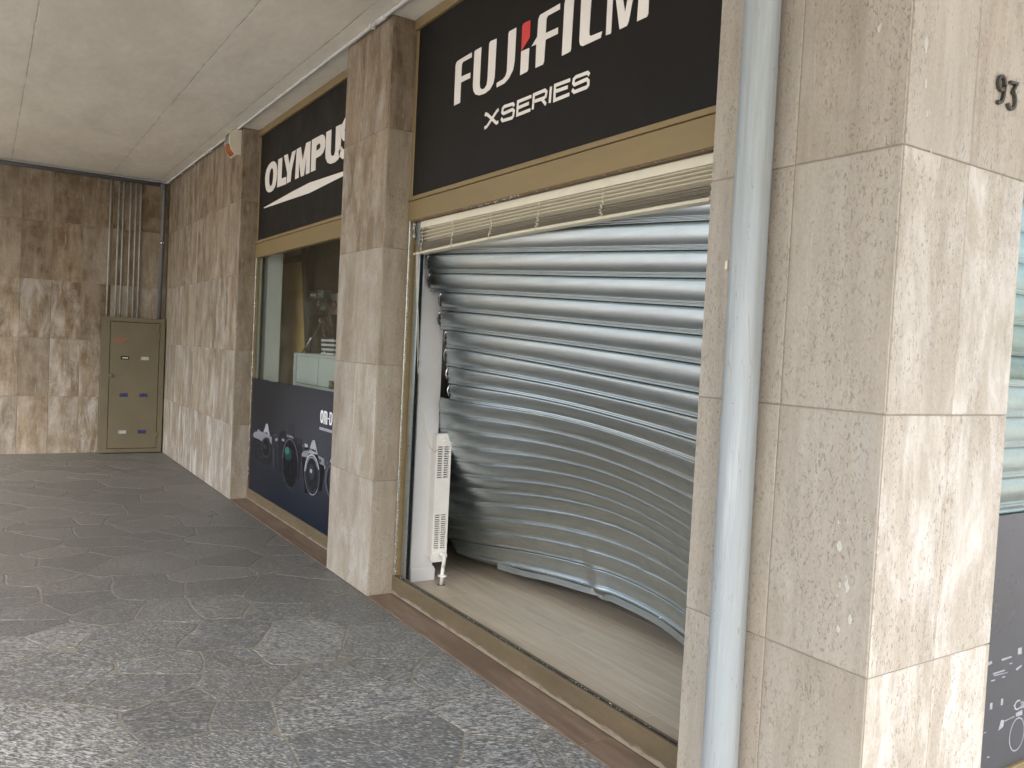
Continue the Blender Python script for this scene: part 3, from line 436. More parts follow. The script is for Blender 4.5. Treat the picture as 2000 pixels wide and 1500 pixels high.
# ------------------------------------------------------------------ the large setting
g = MB(); g.quad((-900, -900, -.03), (900, -900, -.03), (900, 900, -.03), (-900, 900, -.03))
tag(g.build('street_pavement', 'pave', center=False), kind='structure')
o = box('ceiling', (-.25, 13.2), (-4.1, .22), (H, H+.28), 'ceil', bev=0); tag(o, kind='structure')  # unseen reach past the corner added to cut light on the near pillar
ub = thing('upper_building', 'pale rendered upper storeys of the building above the arcade, with an added overhang that cuts light', 'building', (4, 2, H+.28))
box('wall', (-6, 13.2), (-4.1, 8), (H+.283, 13), 'render', ub, bev=0)
box('added_overhang_soffit', (X1B-.1, 13.2), (.225, 8), (H+.001, H+.282), 'ceil', ub, bev=0)  # underside of the unseen overhang, added to dim the pillar's street face
box('rear_wall', (-6, X1B-.3), (5.4, 8), (0, H+.28), 'render', ub, bev=0)
box('end_wall', (-6, -.32), (-5.2, 5.39), (0, H+.279), 'render', ub, bev=0)

# arcade floor: a mortar bed with crazy paving of gneiss
af = MB(); af.quad((-.3, -5.2, -.0017), (X1B+.6, -5.2, -.0017), (X1B+.6, .2, -.0017), (-.3, .2, -.0017))
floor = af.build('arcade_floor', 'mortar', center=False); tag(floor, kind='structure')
def clip(poly, p, nrm):
    out = []
    for i in range(len(poly)):
        a, b = poly[i], poly[(i+1) % len(poly)]
        da, db = (a[0]-p[0])*nrm[0]+(a[1]-p[1])*nrm[1], (b[0]-p[0])*nrm[0]+(b[1]-p[1])*nrm[1]
        if da <= 0: out.append(a)
        if (da < 0 < db) or (db < 0 < da):
            t = da/(da-db); out.append((a[0]+(b[0]-a[0])*t, a[1]+(b[1]-a[1])*t))
    return out
rng = random.Random(5); seeds = []
for i in range(40000):
    p = (rng.uniform(-.3, X1B+.6), rng.uniform(-5.2, 0)); md = rng.choice((.22, .30, .40, .48))
    if all((p[0]-q[0])**2+(p[1]-q[1])**2 > ((md+q[2])/2)**2 for q in seeds): seeds.append((*p, md))
    if len(seeds) > 420: break
cells = []
for p in seeds:
    poly = [(-.3, -5.2), (X1B+.6, -5.2), (X1B+.6, -.002), (-.3, -.002)]
    for q in seeds:
        if q is p: continue
        dx, dy = q[0]-p[0], q[1]-p[1]; dd = math.hypot(dx, dy)
        if dd > 1.7: continue
        nrm = (dx/dd, dy/dd); w = p[2]/(p[2]+q[2])
        gap = rng.uniform(.0015, .005); t = dd*w-gap
        poly = clip(poly, (p[0]+nrm[0]*t, p[1]+nrm[1]*t), nrm)
        if len(poly) < 3: break
    if len(poly) >= 3: cells.append((p, poly))
def stone_mesh(poly, cx, cy, b, z):
    # ragged edge, chamfered rim
    pts = []
    n = len(poly)
    for i in range(n):
        a, c = Vector(poly[i]), Vector(poly[(i+1) % n]); L = (c-a).length; k = max(1, int(L/.05))
        for j in range(k):
            q = a+(c-a)*(j/k); w = noise.noise(Vector((q.x*9, q.y*9, 1)))*.004
            cc = Vector((cx, cy)); pts.append(q+(cc-q).normalized()*(abs(w)+.001))
    for q in pts:   # the same drift for neighbours keeps the joints even but crooked
        fd = min(1, max(0, (-.03-q.y)/.12)); v_ = noise.noise_vector(Vector((q.x*2.6, q.y*2.6, 4)))*.055+noise.noise_vector(Vector((q.x*9, q.y*9, 8)))*.012
        q.x += v_.x*fd; q.y = min(-.003, q.y+v_.y*fd)
    i0 = len(b.v); m_ = len(pts)
    for q in pts: b.v.append((q.x, q.y, z-.012))
    for q in pts: b.v.append((q.x, q.y, z-.0010))
    for q in pts:
        d = (Vector((cx, cy))-q).normalized()*.005; b.v.append((q.x+d.x, q.y+d.y, z))
    for r_ in (0, 1):
        for j in range(m_): b.f.append((i0+r_*m_+j, i0+r_*m_+(j+1) % m_, i0+(r_+1)*m_+(j+1) % m_, i0+(r_+1)*m_+j)); b.mi.append(0)
    b.f.append(tuple(i0+2*m_+j for j in range(m_))); b.mi.append(0)
cells.sort(key=lambda c: (c[0][1] < -2.35, (c[0][0]-8.5)**2*.3+(c[0][1]+1)**2))
rest = MB()
for i, (p, poly) in enumerate(cells):
    cx = sum(q[0] for q in poly)/len(poly); cy = sum(q[1] for q in poly)/len(poly); z = rng.uniform(-.0005, .0005)
    if i < 290:
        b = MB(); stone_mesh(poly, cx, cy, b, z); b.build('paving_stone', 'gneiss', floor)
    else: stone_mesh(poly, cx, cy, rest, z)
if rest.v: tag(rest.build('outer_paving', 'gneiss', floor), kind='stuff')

# ------------------------------------------------------------------ travertine walls
def slab(parent, plane, a, z, at, th=.03, col=(.3, .2, 1), out=-1):
    """one facing slab: a=(from,to) along the wall, face at `at`"""
    g_ = .0016; j = random.uniform(0, .0012); e = random.uniform(-.0012, .0012)
    a = (a[0]+g_, a[1]-g_); z = (z[0]+g_, z[1]-g_)
    f = at-out*j
    if plane == 'y': o = box('travertine_slab', a, (f, f-out*th), z, 'trav', parent, .0022)
    else: o = box('travertine_slab', (f, f-out*th), a, z, 'trav', parent, .0022)
    o.rotation_euler = (random.uniform(-.0008, .0008), random.uniform(-.0008, .0008), random.uniform(-.0008, .0008))
    o.color = (*col, 1)
    return o
ROWS = [(k*RW+(.002 if k == 0 else 0), min((k+1)*RW, H-.004)) for k in range(5)]
rd = random.Random(3)
bw = thing('back_wall', 'brown stained travertine wall closing the far end of the arcade', 'wall', (0, -2, 0))
box('wall_core', (-.30, -.0042), (-5.19, -.0), (.001, H-.002), 'concrete', bw, 0)
for c in range(16):
    for r_, z in enumerate(ROWS):
        d = (.75, .8, .95, 1.05, 1.1)[r_]*rd.uniform(.65, 1.25); wht = (.75, .55, .45, .2, .1)[r_]*rd.uniform(.3, 1.5)
        slab(bw, 'x', (-.322*(c+1), -.322*c), z, 0, col=(d, wht, rd.uniform(.74, .94)), out=1)
sw = thing('side_wall', 'travertine wall from the cabinet corner to the far shop window', 'wall', (1.75, 0, 0))
box('wall_core', (0.002, X3-.0042), (.0042, .30), (.001, H-.002), 'concrete', sw, 0)
for c in range(10):
    for r_, z in enumerate(ROWS):
        d = (.4, .6, .75, .9, 1.0)[r_]*rd.uniform(.7, 1.2); wht = (1.2, .95, .7, .5, .35)[r_]*rd.uniform(.6, 1.3)
        slab(sw, 'y', (.0275+.348*c, .0275+.348*(c+1)), z, 0, col=(d, wht, rd.uniform(.82, 1.0)), out=-1)
for r_, z in enumerate(ROWS):
    slab(sw, 'x', (.005, .30), z, X3, col=(.5+.14*r_, .4-.05*r_, .85), out=1)
pl = thing('pilaster', 'travertine pilaster standing between the two shop windows', 'pilaster', (6.43, 0, 0))
box('wall_core', (X2A+.0042, X2B-.0042), (.0042, .248), (.001, H-.002), 'concrete', pl, 0)
for r_, z in enumerate(ROWS):
    for c in range(2):
        slab(pl, 'y', (X2A+.003+.3455*c, X2A+.003+.3455*(c+1)), z, 0, col=(((.25, .4, .4, .75, .9)[r_])*rd.uniform(.8, 1.2), rd.uniform(.3, .7), rd.uniform(.9, 1.05)), out=-1)
    slab(pl, 'x', (.005, .19), z, X2B, col=((.3, .4, .45, .7, 1.1)[r_], .2, (1.0, .98, .95, .88, .85)[r_]), out=1)
    slab(pl, 'x', (.005, .19), z, X2A, col=(.4, .3, .9), out=-1)
cp = thing('corner_pillar', 'pale travertine corner pillar nearest the street, bearing the house number', 'pillar', (9.72, .3, 0))
box('wall_core', (X1A+.0042, X1B-.0042), (.0042, .60), (-.02, H-.002), 'concrete', cp, 0)
ROWS1 = [(-.02, RW)]+ROWS[1:]
for r_, z in enumerate(ROWS1):
    slab(cp, 'y', (X1A+.003, 9.712), z, 0, col=(.10, .12, rd.uniform(.98, 1.06)), out=-1)
    slab(cp, 'y', (9.712, X1B-.003), z, 0, col=((.12, .06, .08, .25, .3)[r_], (.1, .25, .1, .1, .1)[r_], (.94, .97, 1.0, .98, .95)[r_]), out=-1)
    slab(cp, 'x', (.005, .318), z, X1B, col=(.05, (1.0, .95, .6, .3, .3)[r_], (1.24, 1.2, 1.14, 1.1, 1.1)[r_]), out=1)  # both street-face columns brightened towards the foot, painting in the light there
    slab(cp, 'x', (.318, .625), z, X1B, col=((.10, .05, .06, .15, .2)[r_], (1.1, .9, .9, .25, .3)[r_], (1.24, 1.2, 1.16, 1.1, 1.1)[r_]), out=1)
    slab(cp, 'x', (.005, .30), z, X1A, col=(.15, .2, 1.0), out=-1)
fl = MB()
def splat(plane, c, s, at):
    n = 9; a0 = random.uniform(0, 6)
    addpoly(fl, [[(c[0]+s*random.uniform(.4, 1.2)*math.cos(a0+k/n*6.283)*.6, c[1]+s*random.uniform(.5, 1.6)*math.sin(a0+k/n*6.283)) for k in range(n)]], plane, at, 0)
for c, s in (((9.957, 2.42), .016), ((9.933, 1.095), .006), ((9.941, 1.033), .018), ((9.972, .929), .019), ((9.950, .925), .009), ((9.987, .842), .014), ((9.955, .804), .013), ((9.968, .955), .006), ((9.944, .895), .006), ((9.94, .87), .004)): splat('y', c, s*.8, -.0009)
for c, s in (((.066, 2.367), .024), ((.076, 2.267), .018), ((.09, 2.194), .012), ((.10, 2.20), .008), ((.12, 2.10), .01), ((.24, 2.38), .005)): splat('x', c, s*.8, X1B+.0009)
fl.build('paint_flecks', 'fleck', cp)

# ------------------------------------------------------------------ stone thresholds under the shop fronts
def threshold(x0, x1, joints, label):
    t = thing('stone_threshold', label, 'threshold', ((x0+x1)/2, .07, 0), 'stone thresholds under the shop fronts')
    xs = [x0]+joints+[x1]
    for a, b in zip(xs, xs[1:]): box('threshold_slab', (a+.0015, b-.0015), (.001, .16), (-.02, .004), 'redstone', t, .0025)
threshold(X3+.001, X2A-.001, [4.85], 'narrow dusty stone threshold below the far poster window')
threshold(X2B+.001, X1A-.001, [8.87], 'narrow reddish brown stone threshold in front of the smashed window')

# ------------------------------------------------------------------ shop fronts: bronze frames, signs, glass
def shopfront(x0, x1, name, label, trans, sill, posterz):
    f = thing(name, label, 'window frame', ((x0+x1)/2, D_, 0))
    box('sill_rail', (x0+.001, x1-.001), (D_, D_+.045), (.006, sill), 'framedirty', f, .003)
    box('transom', (x0+.001, x1-.001), (D_, D_+.05), trans, 'frame', f, .003)
    box('transom_bead', (x0+.001, x1-.001), (D_-.006, D_+.03), (trans[1]+.002, trans[1]+.026), 'frame', f, .002)
    box('head_rail', (x0+.001, x1-.001), (D_-.012, D_+.05), (H-.062, H-.002), 'frame', f, .003)
    for xa, xb in ((x0+.001, x0+.034), (x1-.034, x1-.001)):
        box('jamb', (xa, xb), (D_+.004, D_+.045), (sill+.001, trans[0]-.001), 'frame', f, .003)
        box('jamb', (xa, xb), (D_+.004, D_+.045), (trans[1]+.027, H-.063), 'frame', f, .003)
        e = x0+.0345 if xa < (x0+x1)/2 else x1-.0345
        box('jamb_bead', (e-.003, e+.003), (D_-.004, D_+.003), (sill+.001, trans[0]-.001), 'chrome', f, .001)
    return f
f1 = shopfront(X3, X2A, 'shop_window_frame', 'bronze metal frame around the far intact shop window', (2.275, 2.405), .108, None)
f2 = shopfront(X2B, X1A, 'shop_window_frame', 'bronze metal frame of the smashed shop window with shards left in it', (2.268, 2.385), .118, None)
b = MB()
def shards(b, rng, n, fn, s0, s1):
    for i in range(n):
        c = Vector(fn(rng.random())); s = rng.uniform(s0, s1)
        vs = [c+Vector((rng.uniform(-1, 1), rng.uniform(-.7, .7), rng.uniform(-1, 1)))*s for _ in range(4)]
        k = len(b.v); b.v += [tuple(v) for v in vs]
        for f in ((0, 1, 2), (0, 2, 3), (0, 3, 1), (1, 3, 2)): b.f.append(tuple(k+j for j in f)); b.mi.append(0)
r9 = random.Random(9)
shards(b, r9, 620, lambda t: (X2B+.040+r9.uniform(-.004, .004), D_+.004, .13+t*2.12), .003, .007)
shards(b, r9, 60, lambda t: (X2B+.048+r9.uniform(-.02, .02), D_+.02, 2.17+t*.09), .005, .011)
shards(b, r9, 620, lambda t: (X2B+.04+t*2.5, D_+.018+r9.uniform(-.004, .004), .119), .002, .0055)
shards(b, r9, 60, lambda t: (7.45+t*.55, D_-.002, 2.262+r9.uniform(-.006, .006)), .003, .008)
shards(b, r9, 50, lambda t: (X2B+.05+t*2.4, D_-.002, 2.264), .002, .005)
tag(b.build('glass_crumbs', 'crumb', f2), kind='stuff')
box('glazing_groove', (X2B+.036, X1A-.036), (D_+.013, D_+.024), (.1185, .1205), 'dark', f2, 0)
box('glazing_groove', (X2B+.036, X1A-.036), (D_+.006, D_+.03), (2.262, 2.2675), 'stain', f2, 0)
# crumbs scattered on the arcade floor
b = MB(); shards(b, r9, 26, lambda t: (7.0+t*1.9, r9.uniform(-.28, .12), .007), .0015, .0035)
shards(b, r9, 30, lambda t: (3.7+t*2.3, r9.uniform(.10, .15), .007), .002, .005)
tag(b.build('scattered_glass', 'crumb'), 'tiny crumbs of broken glass lying on the thresholds', 'broken glass', kind='stuff')

# far window: sign board
s = thing('sign_board', 'black sign with OLYMPUS in white above the far window', 'sign', (4.8, D_, 2.9))
box('panel', (X3+.035, X2A-.035), (D_+.006, D_+.04), (2.432, H-.063), 'black', s, .001)
for lp in OLY:
    b = MB(); addpoly(b, lp, 'y', D_+.0035, .002); b.build('letter', 'letter', s)
b = MB(); zc = 2.979
dS = -.098
addstroke(b, [(p[0]+dS, p[1]) for p in [(5.93, 3.055), (5.90, 3.085), (5.84, 3.093), (5.77, 3.088), (5.725, 3.06), (5.72, 3.02), (5.76, 2.995), (5.86, 2.970), (5.93, 2.945), (5.945, 2.905), (5.91, 2.870), (5.83, 2.862), (5.75, 2.868), (5.70, 2.892), (5.69, 2.918)]], .068, 'y', D_+.0035, .002); b.build('letter', 'letter', s)
b = MB(); xr = max(p[0] for p in SW)
half = [p for p in SW]
addpoly(b, [[(3.705, 2.722), (4.5, 2.755), (4.95, 2.768), (5.72, 2.741), (6.03, 2.726), (6.03, 2.719), (5.72, 2.712), (4.95, 2.686), (4.5, 2.697), (3.72, 2.714)]], 'y', D_+.0035, .002); b.build('underline_swoosh', 'letter', s)
# far window: glass and poster
box('glass_pane', (X3+.037, X2A-.037), (D_+.016, D_+.022), (.11, 2.272), 'glass', f1, 0)
ps = thing('window_poster', 'dark blue camera poster lettered OM-D on the far window', 'poster', (4.8, D_, .6))
b = MB(); n = 22
top = [(X3+.036+(X2A-X3-.072)*k/n, 1.150+.012*(k/n)+(.004*math.sin(k*2.1) if 3 < k < 9 else 0)) for k in range(n+1)]
addpoly(b, [[(X3+.036, .109)]+top+[(X2A-.036, .109)]], 'y', D_+.010, .004); b.build('sheet', 'poster', ps)
cams = {0: (0, 6), 1: (6, 18), 2: (18, 32), 3: (32, 36)}
inks = ['dark', 'black', 'dim', 'mid', 'silver', 'light', 'white', 'green', 'green2']
bs = [MB() for _ in range(5)]
for i, (ink, loops) in enumerate(POSTER):
    xs = sum(p[0] for p in loops[0])/len(loops[0]); zs = sum(p[1] for p in loops[0])/len(loops[0])
    k = 4 if (xs > 5.35 and zs > .83) else 0 if i < 6 else 1 if xs < 4.95 and i < 18 else 2 if xs < 5.62 else 3
    addpoly(bs[k], loops, 'y', D_+.0096-i*.00012, 0, inks.index(ink))
for k, b in enumerate(bs):
    if b.v: b.build('printed_lettering' if k == 4 else 'printed_camera', ['p_'+q for q in inks], ps)
text('printed_word', 'OLYMPUS', .026, 'p_light', (4.727, D_+.003, .722), (R(90), 0, 0), ps, 1.45, .0002)
text('printed_word', 'OLYMPUS', .024, 'p_black', (5.278, D_+.003, .682), (R(90), 0, 0), ps, 1.35, .0002)
text('printed_word', 'OLYMPUS', .020, 'p_dark', (4.055, D_+.003, .680), (R(90), 0, 0), ps, 1.3, .0002)

# near window: sign board
s = thing('sign_board', 'large black sign with FUJIFILM and X SERIES above the smashed window', 'sign', (8.1, D_, 2.9))
box('panel', (X2B+.035, X1A-.035), (D_+.006, D_+.04), (2.413, H-.063), 'black', s, .001)
for lp in FUJI:
    b = MB(); addpoly(b, [lp], 'y', D_+.0035, .002); b.build('letter', 'letter', s)
b = MB(); addpoly(b, RED, 'y', D_+.0035, .002); tag(b.build('letter_accent', 'red', s), 'red slanted dot of the lettering')
for grp in ((0, 1), (2,), (3, 4), (5, 6), (7,), (8, 9), (10,)):
    b = MB()
    for k in grp: addstroke(b, XS[k], .0155, 'y', D_+.0035-.0002*(k == grp[0]), .002)
    b.build('letter', 'letter', s)

# ------------------------------------------------------------------ shop room
sf = MB(); sf.quad((.1, .2, .030), (X1B-.16, .2, .030), (X1B-.16, 5.3, .030), (.1, 5.3, .030))
shopfloor = sf.build('shop_floor', 'dark', center=False); tag(shopfloor, kind='structure')
yy = .205; row = 0
while yy < 3.2:
    xx = 5.0-(row*.47) % 1.29
    while xx < X1B-.2:
        x1 = min(xx+1.29, X1B-.17); x0 = max(xx, 4.6)
        if x1 > x0+.02: box('floor_plank', (x0+.0006, x1-.0006), (yy+.0006, yy+.193-.0006), (.031, .040), 'lam', shopfloor, .0008)
        xx += 1.29
    yy += .193; row += 1
rw = thing('shop_room', 'dim pale interior walls and ceiling of the shop behind the windows', 'room', (5, 3, 0))
box('rear_wall', (.12, X1B-.16), (4.2, 4.25), (.03, 2.9), 'shopwall', rw, 0)
box('end_wall', (.06, .10), (.31, 4.19), (.03, 2.9), 'shopwall', rw, 0)
box('ceiling_panel', (.12, X1B-.16), (.31, 4.19), (2.75, 2.80), 'shopwall', rw, 0)
box('street_wall', (X1B-.36, X1B-.31), (.62, 4.19), (.03, 2.74), 'shopwall', rw, 0)
box('lintel', (X3+.03, X2A-.02), (D_+.06, .30), (2.44, 3.44), 'concrete', rw, 0)
box('lintel', (X2B+.02, X1A-.02), (D_+.06, .24), (2.44, 3.44), 'concrete', rw, 0)
wp = thing('wall_pier', 'white painted pier with skirting beside the radiator', 'pier', (6.74, .33, .04))
box('shaft', (6.55, 6.73), (.309, .464), (.041, 2.45), 'white', wp, .003)
b = MB(); b.box((6.54, 6.741), (.308, .476), (.041, .115)); b.box((6.54, 6.737), (.3082, .472), (.115, .128)); b.build('skirting', 'white', wp)
wp2 = thing('wall_pier', 'white painted pier inside the far window, left of the tan board', 'pier', (3.5, .33, .04))
box('shaft', (3.40, 3.602), (.250, .392), (.041, 2.45), 'white', wp2, .003)

def guide(x, label):
    t = thing('guide_rail', label, 'guide rail', (x+.03, .2, .1), 'galvanised shutter guide rails')
    b = MB(); b.box((x, x+.055), (.190, .193), (.045, 2.42)); b.box((x, x+.003), (.1932, .2218), (.045, 2.42)); b.box((x, x+.055), (.222, .225), (.045, 2.42)); b.box((x+.050, x+.055), (.1932, .198), (.045, 2.42))
    b.build('channel', 'galv', t)
    box('brush_strip', (x+.0035, x+.030), (.194, .2212), (.045, 2.42), 'dark', t, 0)
    for z in (.20, .92, 1.62):
        b = MB(); b.tube([(x+.030, .1905, z), (x+.030, .1885, z)], .004, 10); b.build('screw', 'dark', t)
guide(6.838, 'galvanised vertical guide rail at the left of the torn shutter')
guide(3.56, 'galvanised vertical guide rail behind the far window glass')

# ------------------------------------------------------------------ torn roller shutter
SHQ = [[tuple(2*a-b for a, b in zip(p, q)) for p, q in zip(SHQ[0], SHQ[1])]]+SHQ
rows = []
for k, rowp in enumerate(SHQ, -1):
    P_ = [Vector(p) for p in rowp]; t = max(0, k/20)
    end = Vector((9.43, .265+.16*t, P_[4].z+(P_[4].z-P_[3].z)*.8*(1-t)-.01*t)); P_.append(end)
    xs = np.array([p.x for p in P_]); wt = [1, 1, 1, 1, 1, .4]; dg = 3 if k < 7 else 4
    fy = np.polyfit(xs-8, [p.y for p in P_], dg, w=wt); fz = np.polyfit(xs-8, [p.z for p in P_], dg, w=wt)
    rows.append((lambda x, c=fy: float(np.polyval(c, x-8)), lambda x, c=fz: float(np.polyval(c, x-8)), xs[0]))
XLE = [(6.874, 6.849), (6.861, 6.832), (6.857, 6.8), (6.826, 6.736), (6.917, 6.847), (6.846, 6.78), (6.894, 6.84), (6.856, 6.819), (6.869, 6.866), (6.9, 6.897), (6.787, 6.769), (6.778, 6.735), (6.744, 6.701), (6.768, 6.724), (6.732, 6.684), (6.693, 6.643), (6.651, 6.606), (6.614, 6.567), (6.575, 6.51), (6.518, 6.465), (6.503, 6.571)]
rs = thing('roller_shutter', 'galvanised roller shutter buckled inwards and torn from its left guide', 'shutter', (8.1, .6, .1))
PROF = [(0, -.012), (.010, .0025), (.022, .0075), (.055, .0098), (.13, .0120), (.24, .0134), (.37, .0137), (.49, .0127), (.59, .0103), (.67, .0070), (.735, .0032), (.772, .0005), (.79, -.0008), (.805, .0000), (.83, .0036), (.855, .0038), (.88, .0003), (.90, .0006), (.925, .0046), (.955, .0046), (.98, .0000), (1.0, -.012)]
FLAT = [(0, -.005), (.03, .003), (.06, .006), (.10, .003), (.13, .0015), (.4, .002), (.62, .002), (.66, .001), (.665, .006), (.80, .007), (.86, .006), (.87, .0005), (1, .0005)]
PROF2 = [(0, -.009), (.010, .0005), (.025, .0022), (.10, .0036), (.25, .0052), (.42, .0058), (.58, .0048), (.72, .0028), (.82, .0008), (.85, .0002), (.875, .0030), (.895, .0030), (.915, .0006), (.935, .0042), (.965, .0045), (.985, .001), (1.0, -.009)]
NX = 110
def rowpt(k, x):
    i = k+1; a = rows[max(i-1, 0)][0](x); c = rows[min(i+1, 21)][0](x); y = rows[i][0](x)
    return Vector((x, y if i in (0, 21) else .25*a+.5*y+.25*c, rows[i][1](x)))
def dent(p):
    d = Vector((p.x-8.05, (p.z-.45)*1.2)).length; w = max(0, 1-d/.75)
    n_ = noise.noise(Vector((p.x*7, p.z*4, 2)))*.003*w + noise.noise(Vector((p.x*2.2, p.z*2, 5)))*.0015
    d2 = abs(p.x-7.74+.25*(p.z-.2)); w2 = max(0, 1-d2/.07)*max(0, 1-abs(p.z-.2)/.35)
    for cx_, cz_, sl, am in ((8.16, .42, .35, .006), (7.98, .62, .30, -.005), (8.32, .70, .45, .005), (7.62, .33, .25, -.005), (8.45, .36, .40, .006), (7.86, .95, .3, .003)):
        dd = abs(p.x-cx_-sl*(p.z-cz_)); n_ += am*max(0, 1-dd/.05)*max(0, 1-abs(p.z-cz_)/.16)
    return n_+.016*w2
for k in range(-1, 20):
    xl, xlb = XLE[k+1]
    prof = FLAT if k == 19 else PROF2 if k > 8 else PROF
    b = MB(); nP = len(prof); x1 = 9.43
    for j in range(NX+1):
        s_ = j/NX; xa = xl+(x1-xl)*s_; xb = xlb+(x1-xlb)*s_
        A_, B_ = rowpt(k, xa), rowpt(k+1, xb)
        du = rowpt(k, xa+.01)-rowpt(k, xa-.01); nrm = du.cross(B_-A_).normalized()
        if nrm.y > 0: nrm = -nrm
        for t, of in prof:
            p = A_.lerp(B_, t); b.v.append(tuple(p+nrm*(of*(.75 if 6 < k <= 8 and 0 < t < .78 else 1)+dent(p))))
    for j in range(NX):
        for q in range(nP-1):
            i = j*nP+q; b.f.append((i, i+nP, i+nP+1, i+1)); b.mi.append(0)
    o = b.build('slat' if k < 19 else 'bottom_slat', 'galv', rs, smooth=True)
    md = o.modifiers.new('t', 'SOLIDIFY'); md.thickness = .0012; md.offset = 1
    # end clip with rivet
    if 0 < k < 9:
        A_, B_ = rowpt(k, xl), rowpt(k+1, xlb); ax = (B_-A_)
        cb = MB(); pts = [A_+ax*t+Vector((-.004, -.004-.016*math.sin(math.pi*min(1, t/.8)), 0)) for t in (.03, .15, .3, .45, .6, .75)]
        cb.tube(pts, .005, 8); cb.build('end_clip', 'chrome', o, True)
        rp = A_+ax*.42+Vector((.022, -.0215, 0)); cb = MB(); cb.tube([rp+Vector((0, .004, 0)), rp+Vector((0, -.002, 0))], .0055, 8); cb.build('rivet', 'darkmetal', o)
# bottom angle bar, kinked
b = MB()
pts = []
for j in range(60):
    x = 6.93+(9.40-6.93)*j/59; p = rowpt(20, x); pts.append(p+Vector((0, dent(p)-.006, -.012+.010*noise.noise(Vector((x*3, 0, 3)))-(.016*max(0, 1-abs(x-7.78)/.05)))))
for p in pts:
    for d in ((-.002, .030), (-.006, .029), (-.008, -.006), (.030, -.010), (.030, -.005), (-.002, -.001)): b.v.append((p.x, p.y+d[0], p.z+d[1]))
for j in range(59):
    for q in range(6): b.f.append((j*6+q, (j+1)*6+q, (j+1)*6+(q+1) % 6, j*6+(q+1) % 6)); b.mi.append(0)
bar = b.build('bottom_bar', 'galv', rs)
for x in (7.05, 7.32, 7.60, 8.25):
    p = rowpt(20, x)+Vector((0, -.012, .028)); cb = MB(); cb.tube([p+Vector((0, .008, 0)), p+Vector((0, -.004, 0))], .007, 6); cb.build('bolt', 'chrome', bar)

# ------------------------------------------------------------------ venetian blind, drawn up, in front of the shutter
vb = thing('venetian_blind', 'cream venetian blind bunched up at the top of the smashed window', 'blind', (8.1, .215, 2.2))
x0, x1 = 6.815, 9.36
sag = lambda x: -.022*max(0, 1-(x-6.8)/1.3)**1.4
box('headrail', (x0+.015, x1), (.192, .236), (2.222, 2.262), 'cream', vb, .002)
def blade(z, w, tilt, mat, name, sg=1, th=.0012, xa=x0, xb=x1, bow=.004):
    b = MB(); n = 14; c, s_ = math.cos(tilt), math.sin(tilt)
    for j in range(n+1):
        x = xa+(xb-xa)*j/n; zz = z+sg*sag(x)
        for q in (-1, -.4, .3, 1):
            y = .214+q*w/2*c; z2 = zz+q*w/2*s_+bow*(1-q*q)
            b.v.append((x, y, z2))
    for j in range(n):
        for q in range(3): i = j*4+q; b.f.append((i, i+4, i+5, i+1)); b.mi.append(0)
    o = b.build(name, mat, vb, True); md = o.modifiers.new('t', 'SOLIDIFY'); md.thickness = th
    return o
for i, z in enumerate((2.209, 2.193, 2.177, 2.161)): blade(z, .046, R(-24), 'cream', 'open_slat', .25*i, xa=x0+random.uniform(-.012, .004))
for i in range(19):
    z = 2.150-.0026*i; blade(z, .05, R(random.uniform(-3, 3)), 'creamgrey', 'stacked_slat', .85+.008*i, xa=x0+random.uniform(-.01, .006))
b = MB()
for j in range(15):
    x = x0+(x1-x0)*j/14; z = 2.090+sag(x)
    for d in ((-.025, 0), (-.028, .006), (-.025, .012), (.025, .012), (.025, 0)): b.v.append((x, .214+d[0], z+d[1]))
for j in range(14):
    for q in range(5): b.f.append((j*5+q, (j+1)*5+q, (j+1)*5+(q+1) % 5, j*5+(q+1) % 5)); b.mi.append(0)
b.f.append((0, 1, 2, 3, 4)); b.mi.append(0); b.f.append((74, 73, 72, 71, 70)); b.mi.append(0)
b.build('bottom_rail', 'cream', vb)
for x in (6.93, 7.30, 7.71, 8.13, 8.60, 9.22):
    b = MB(); b.tube([(x-.008, .1875, 2.222), (x-.006, .186, 2.18), (x, .187, 2.15+sag(x))], .0013, 5); b.tube([(x+.004, .1875, 2.222), (x+.004, .186, 2.18), (x+.002, .187, 2.15+sag(x))], .0010, 5)
    r5 = random.Random(int(x*100)); pts = []
    for q in range(26):
        t = q/25; pts.append((x+r5.uniform(-.012, .010)-.01*t, .185+r5.uniform(-.006, .004), 2.150+sag(x)-.062*t))
    b.tube(pts, .0020, 5); b.build('ladder_cord', 'cord', vb)
cp_ = [(6.86, .190, 2.09), (6.885, .186, 1.9), (6.89, .20, 1.65), (6.885, .218, 1.406), (6.882, .246, 1.172), (6.88, .275, 1.04), (6.88, .300, .96), (6.88, .330, .908), (6.88, .357, .885), (6.878, .374, .889), (6.87, .388, .897)]
fine = []
for i in range(len(cp_)-1):
    for q in range(4):
        pa, pb, pc, pd = [Vector(cp_[min(max(i+e, 0), len(cp_)-1)]) for e in (-1, 0, 1, 2)]; t = q/4
        fine.append(.5*((2*pb)+(pc-pa)*t+(2*pa-5*pb+4*pc-pd)*t*t+(-pa+3*pb-3*pc+pd)*t**3))
b = MB(); b.tube(fine, .0022, 6); b.tube([p+Vector((.003, .010*math.sin(math.pi*i/len(fine)), -.004)) for i, p in enumerate(fine)], .0018, 6); b.build('pull_cord', 'cord', vb, True)

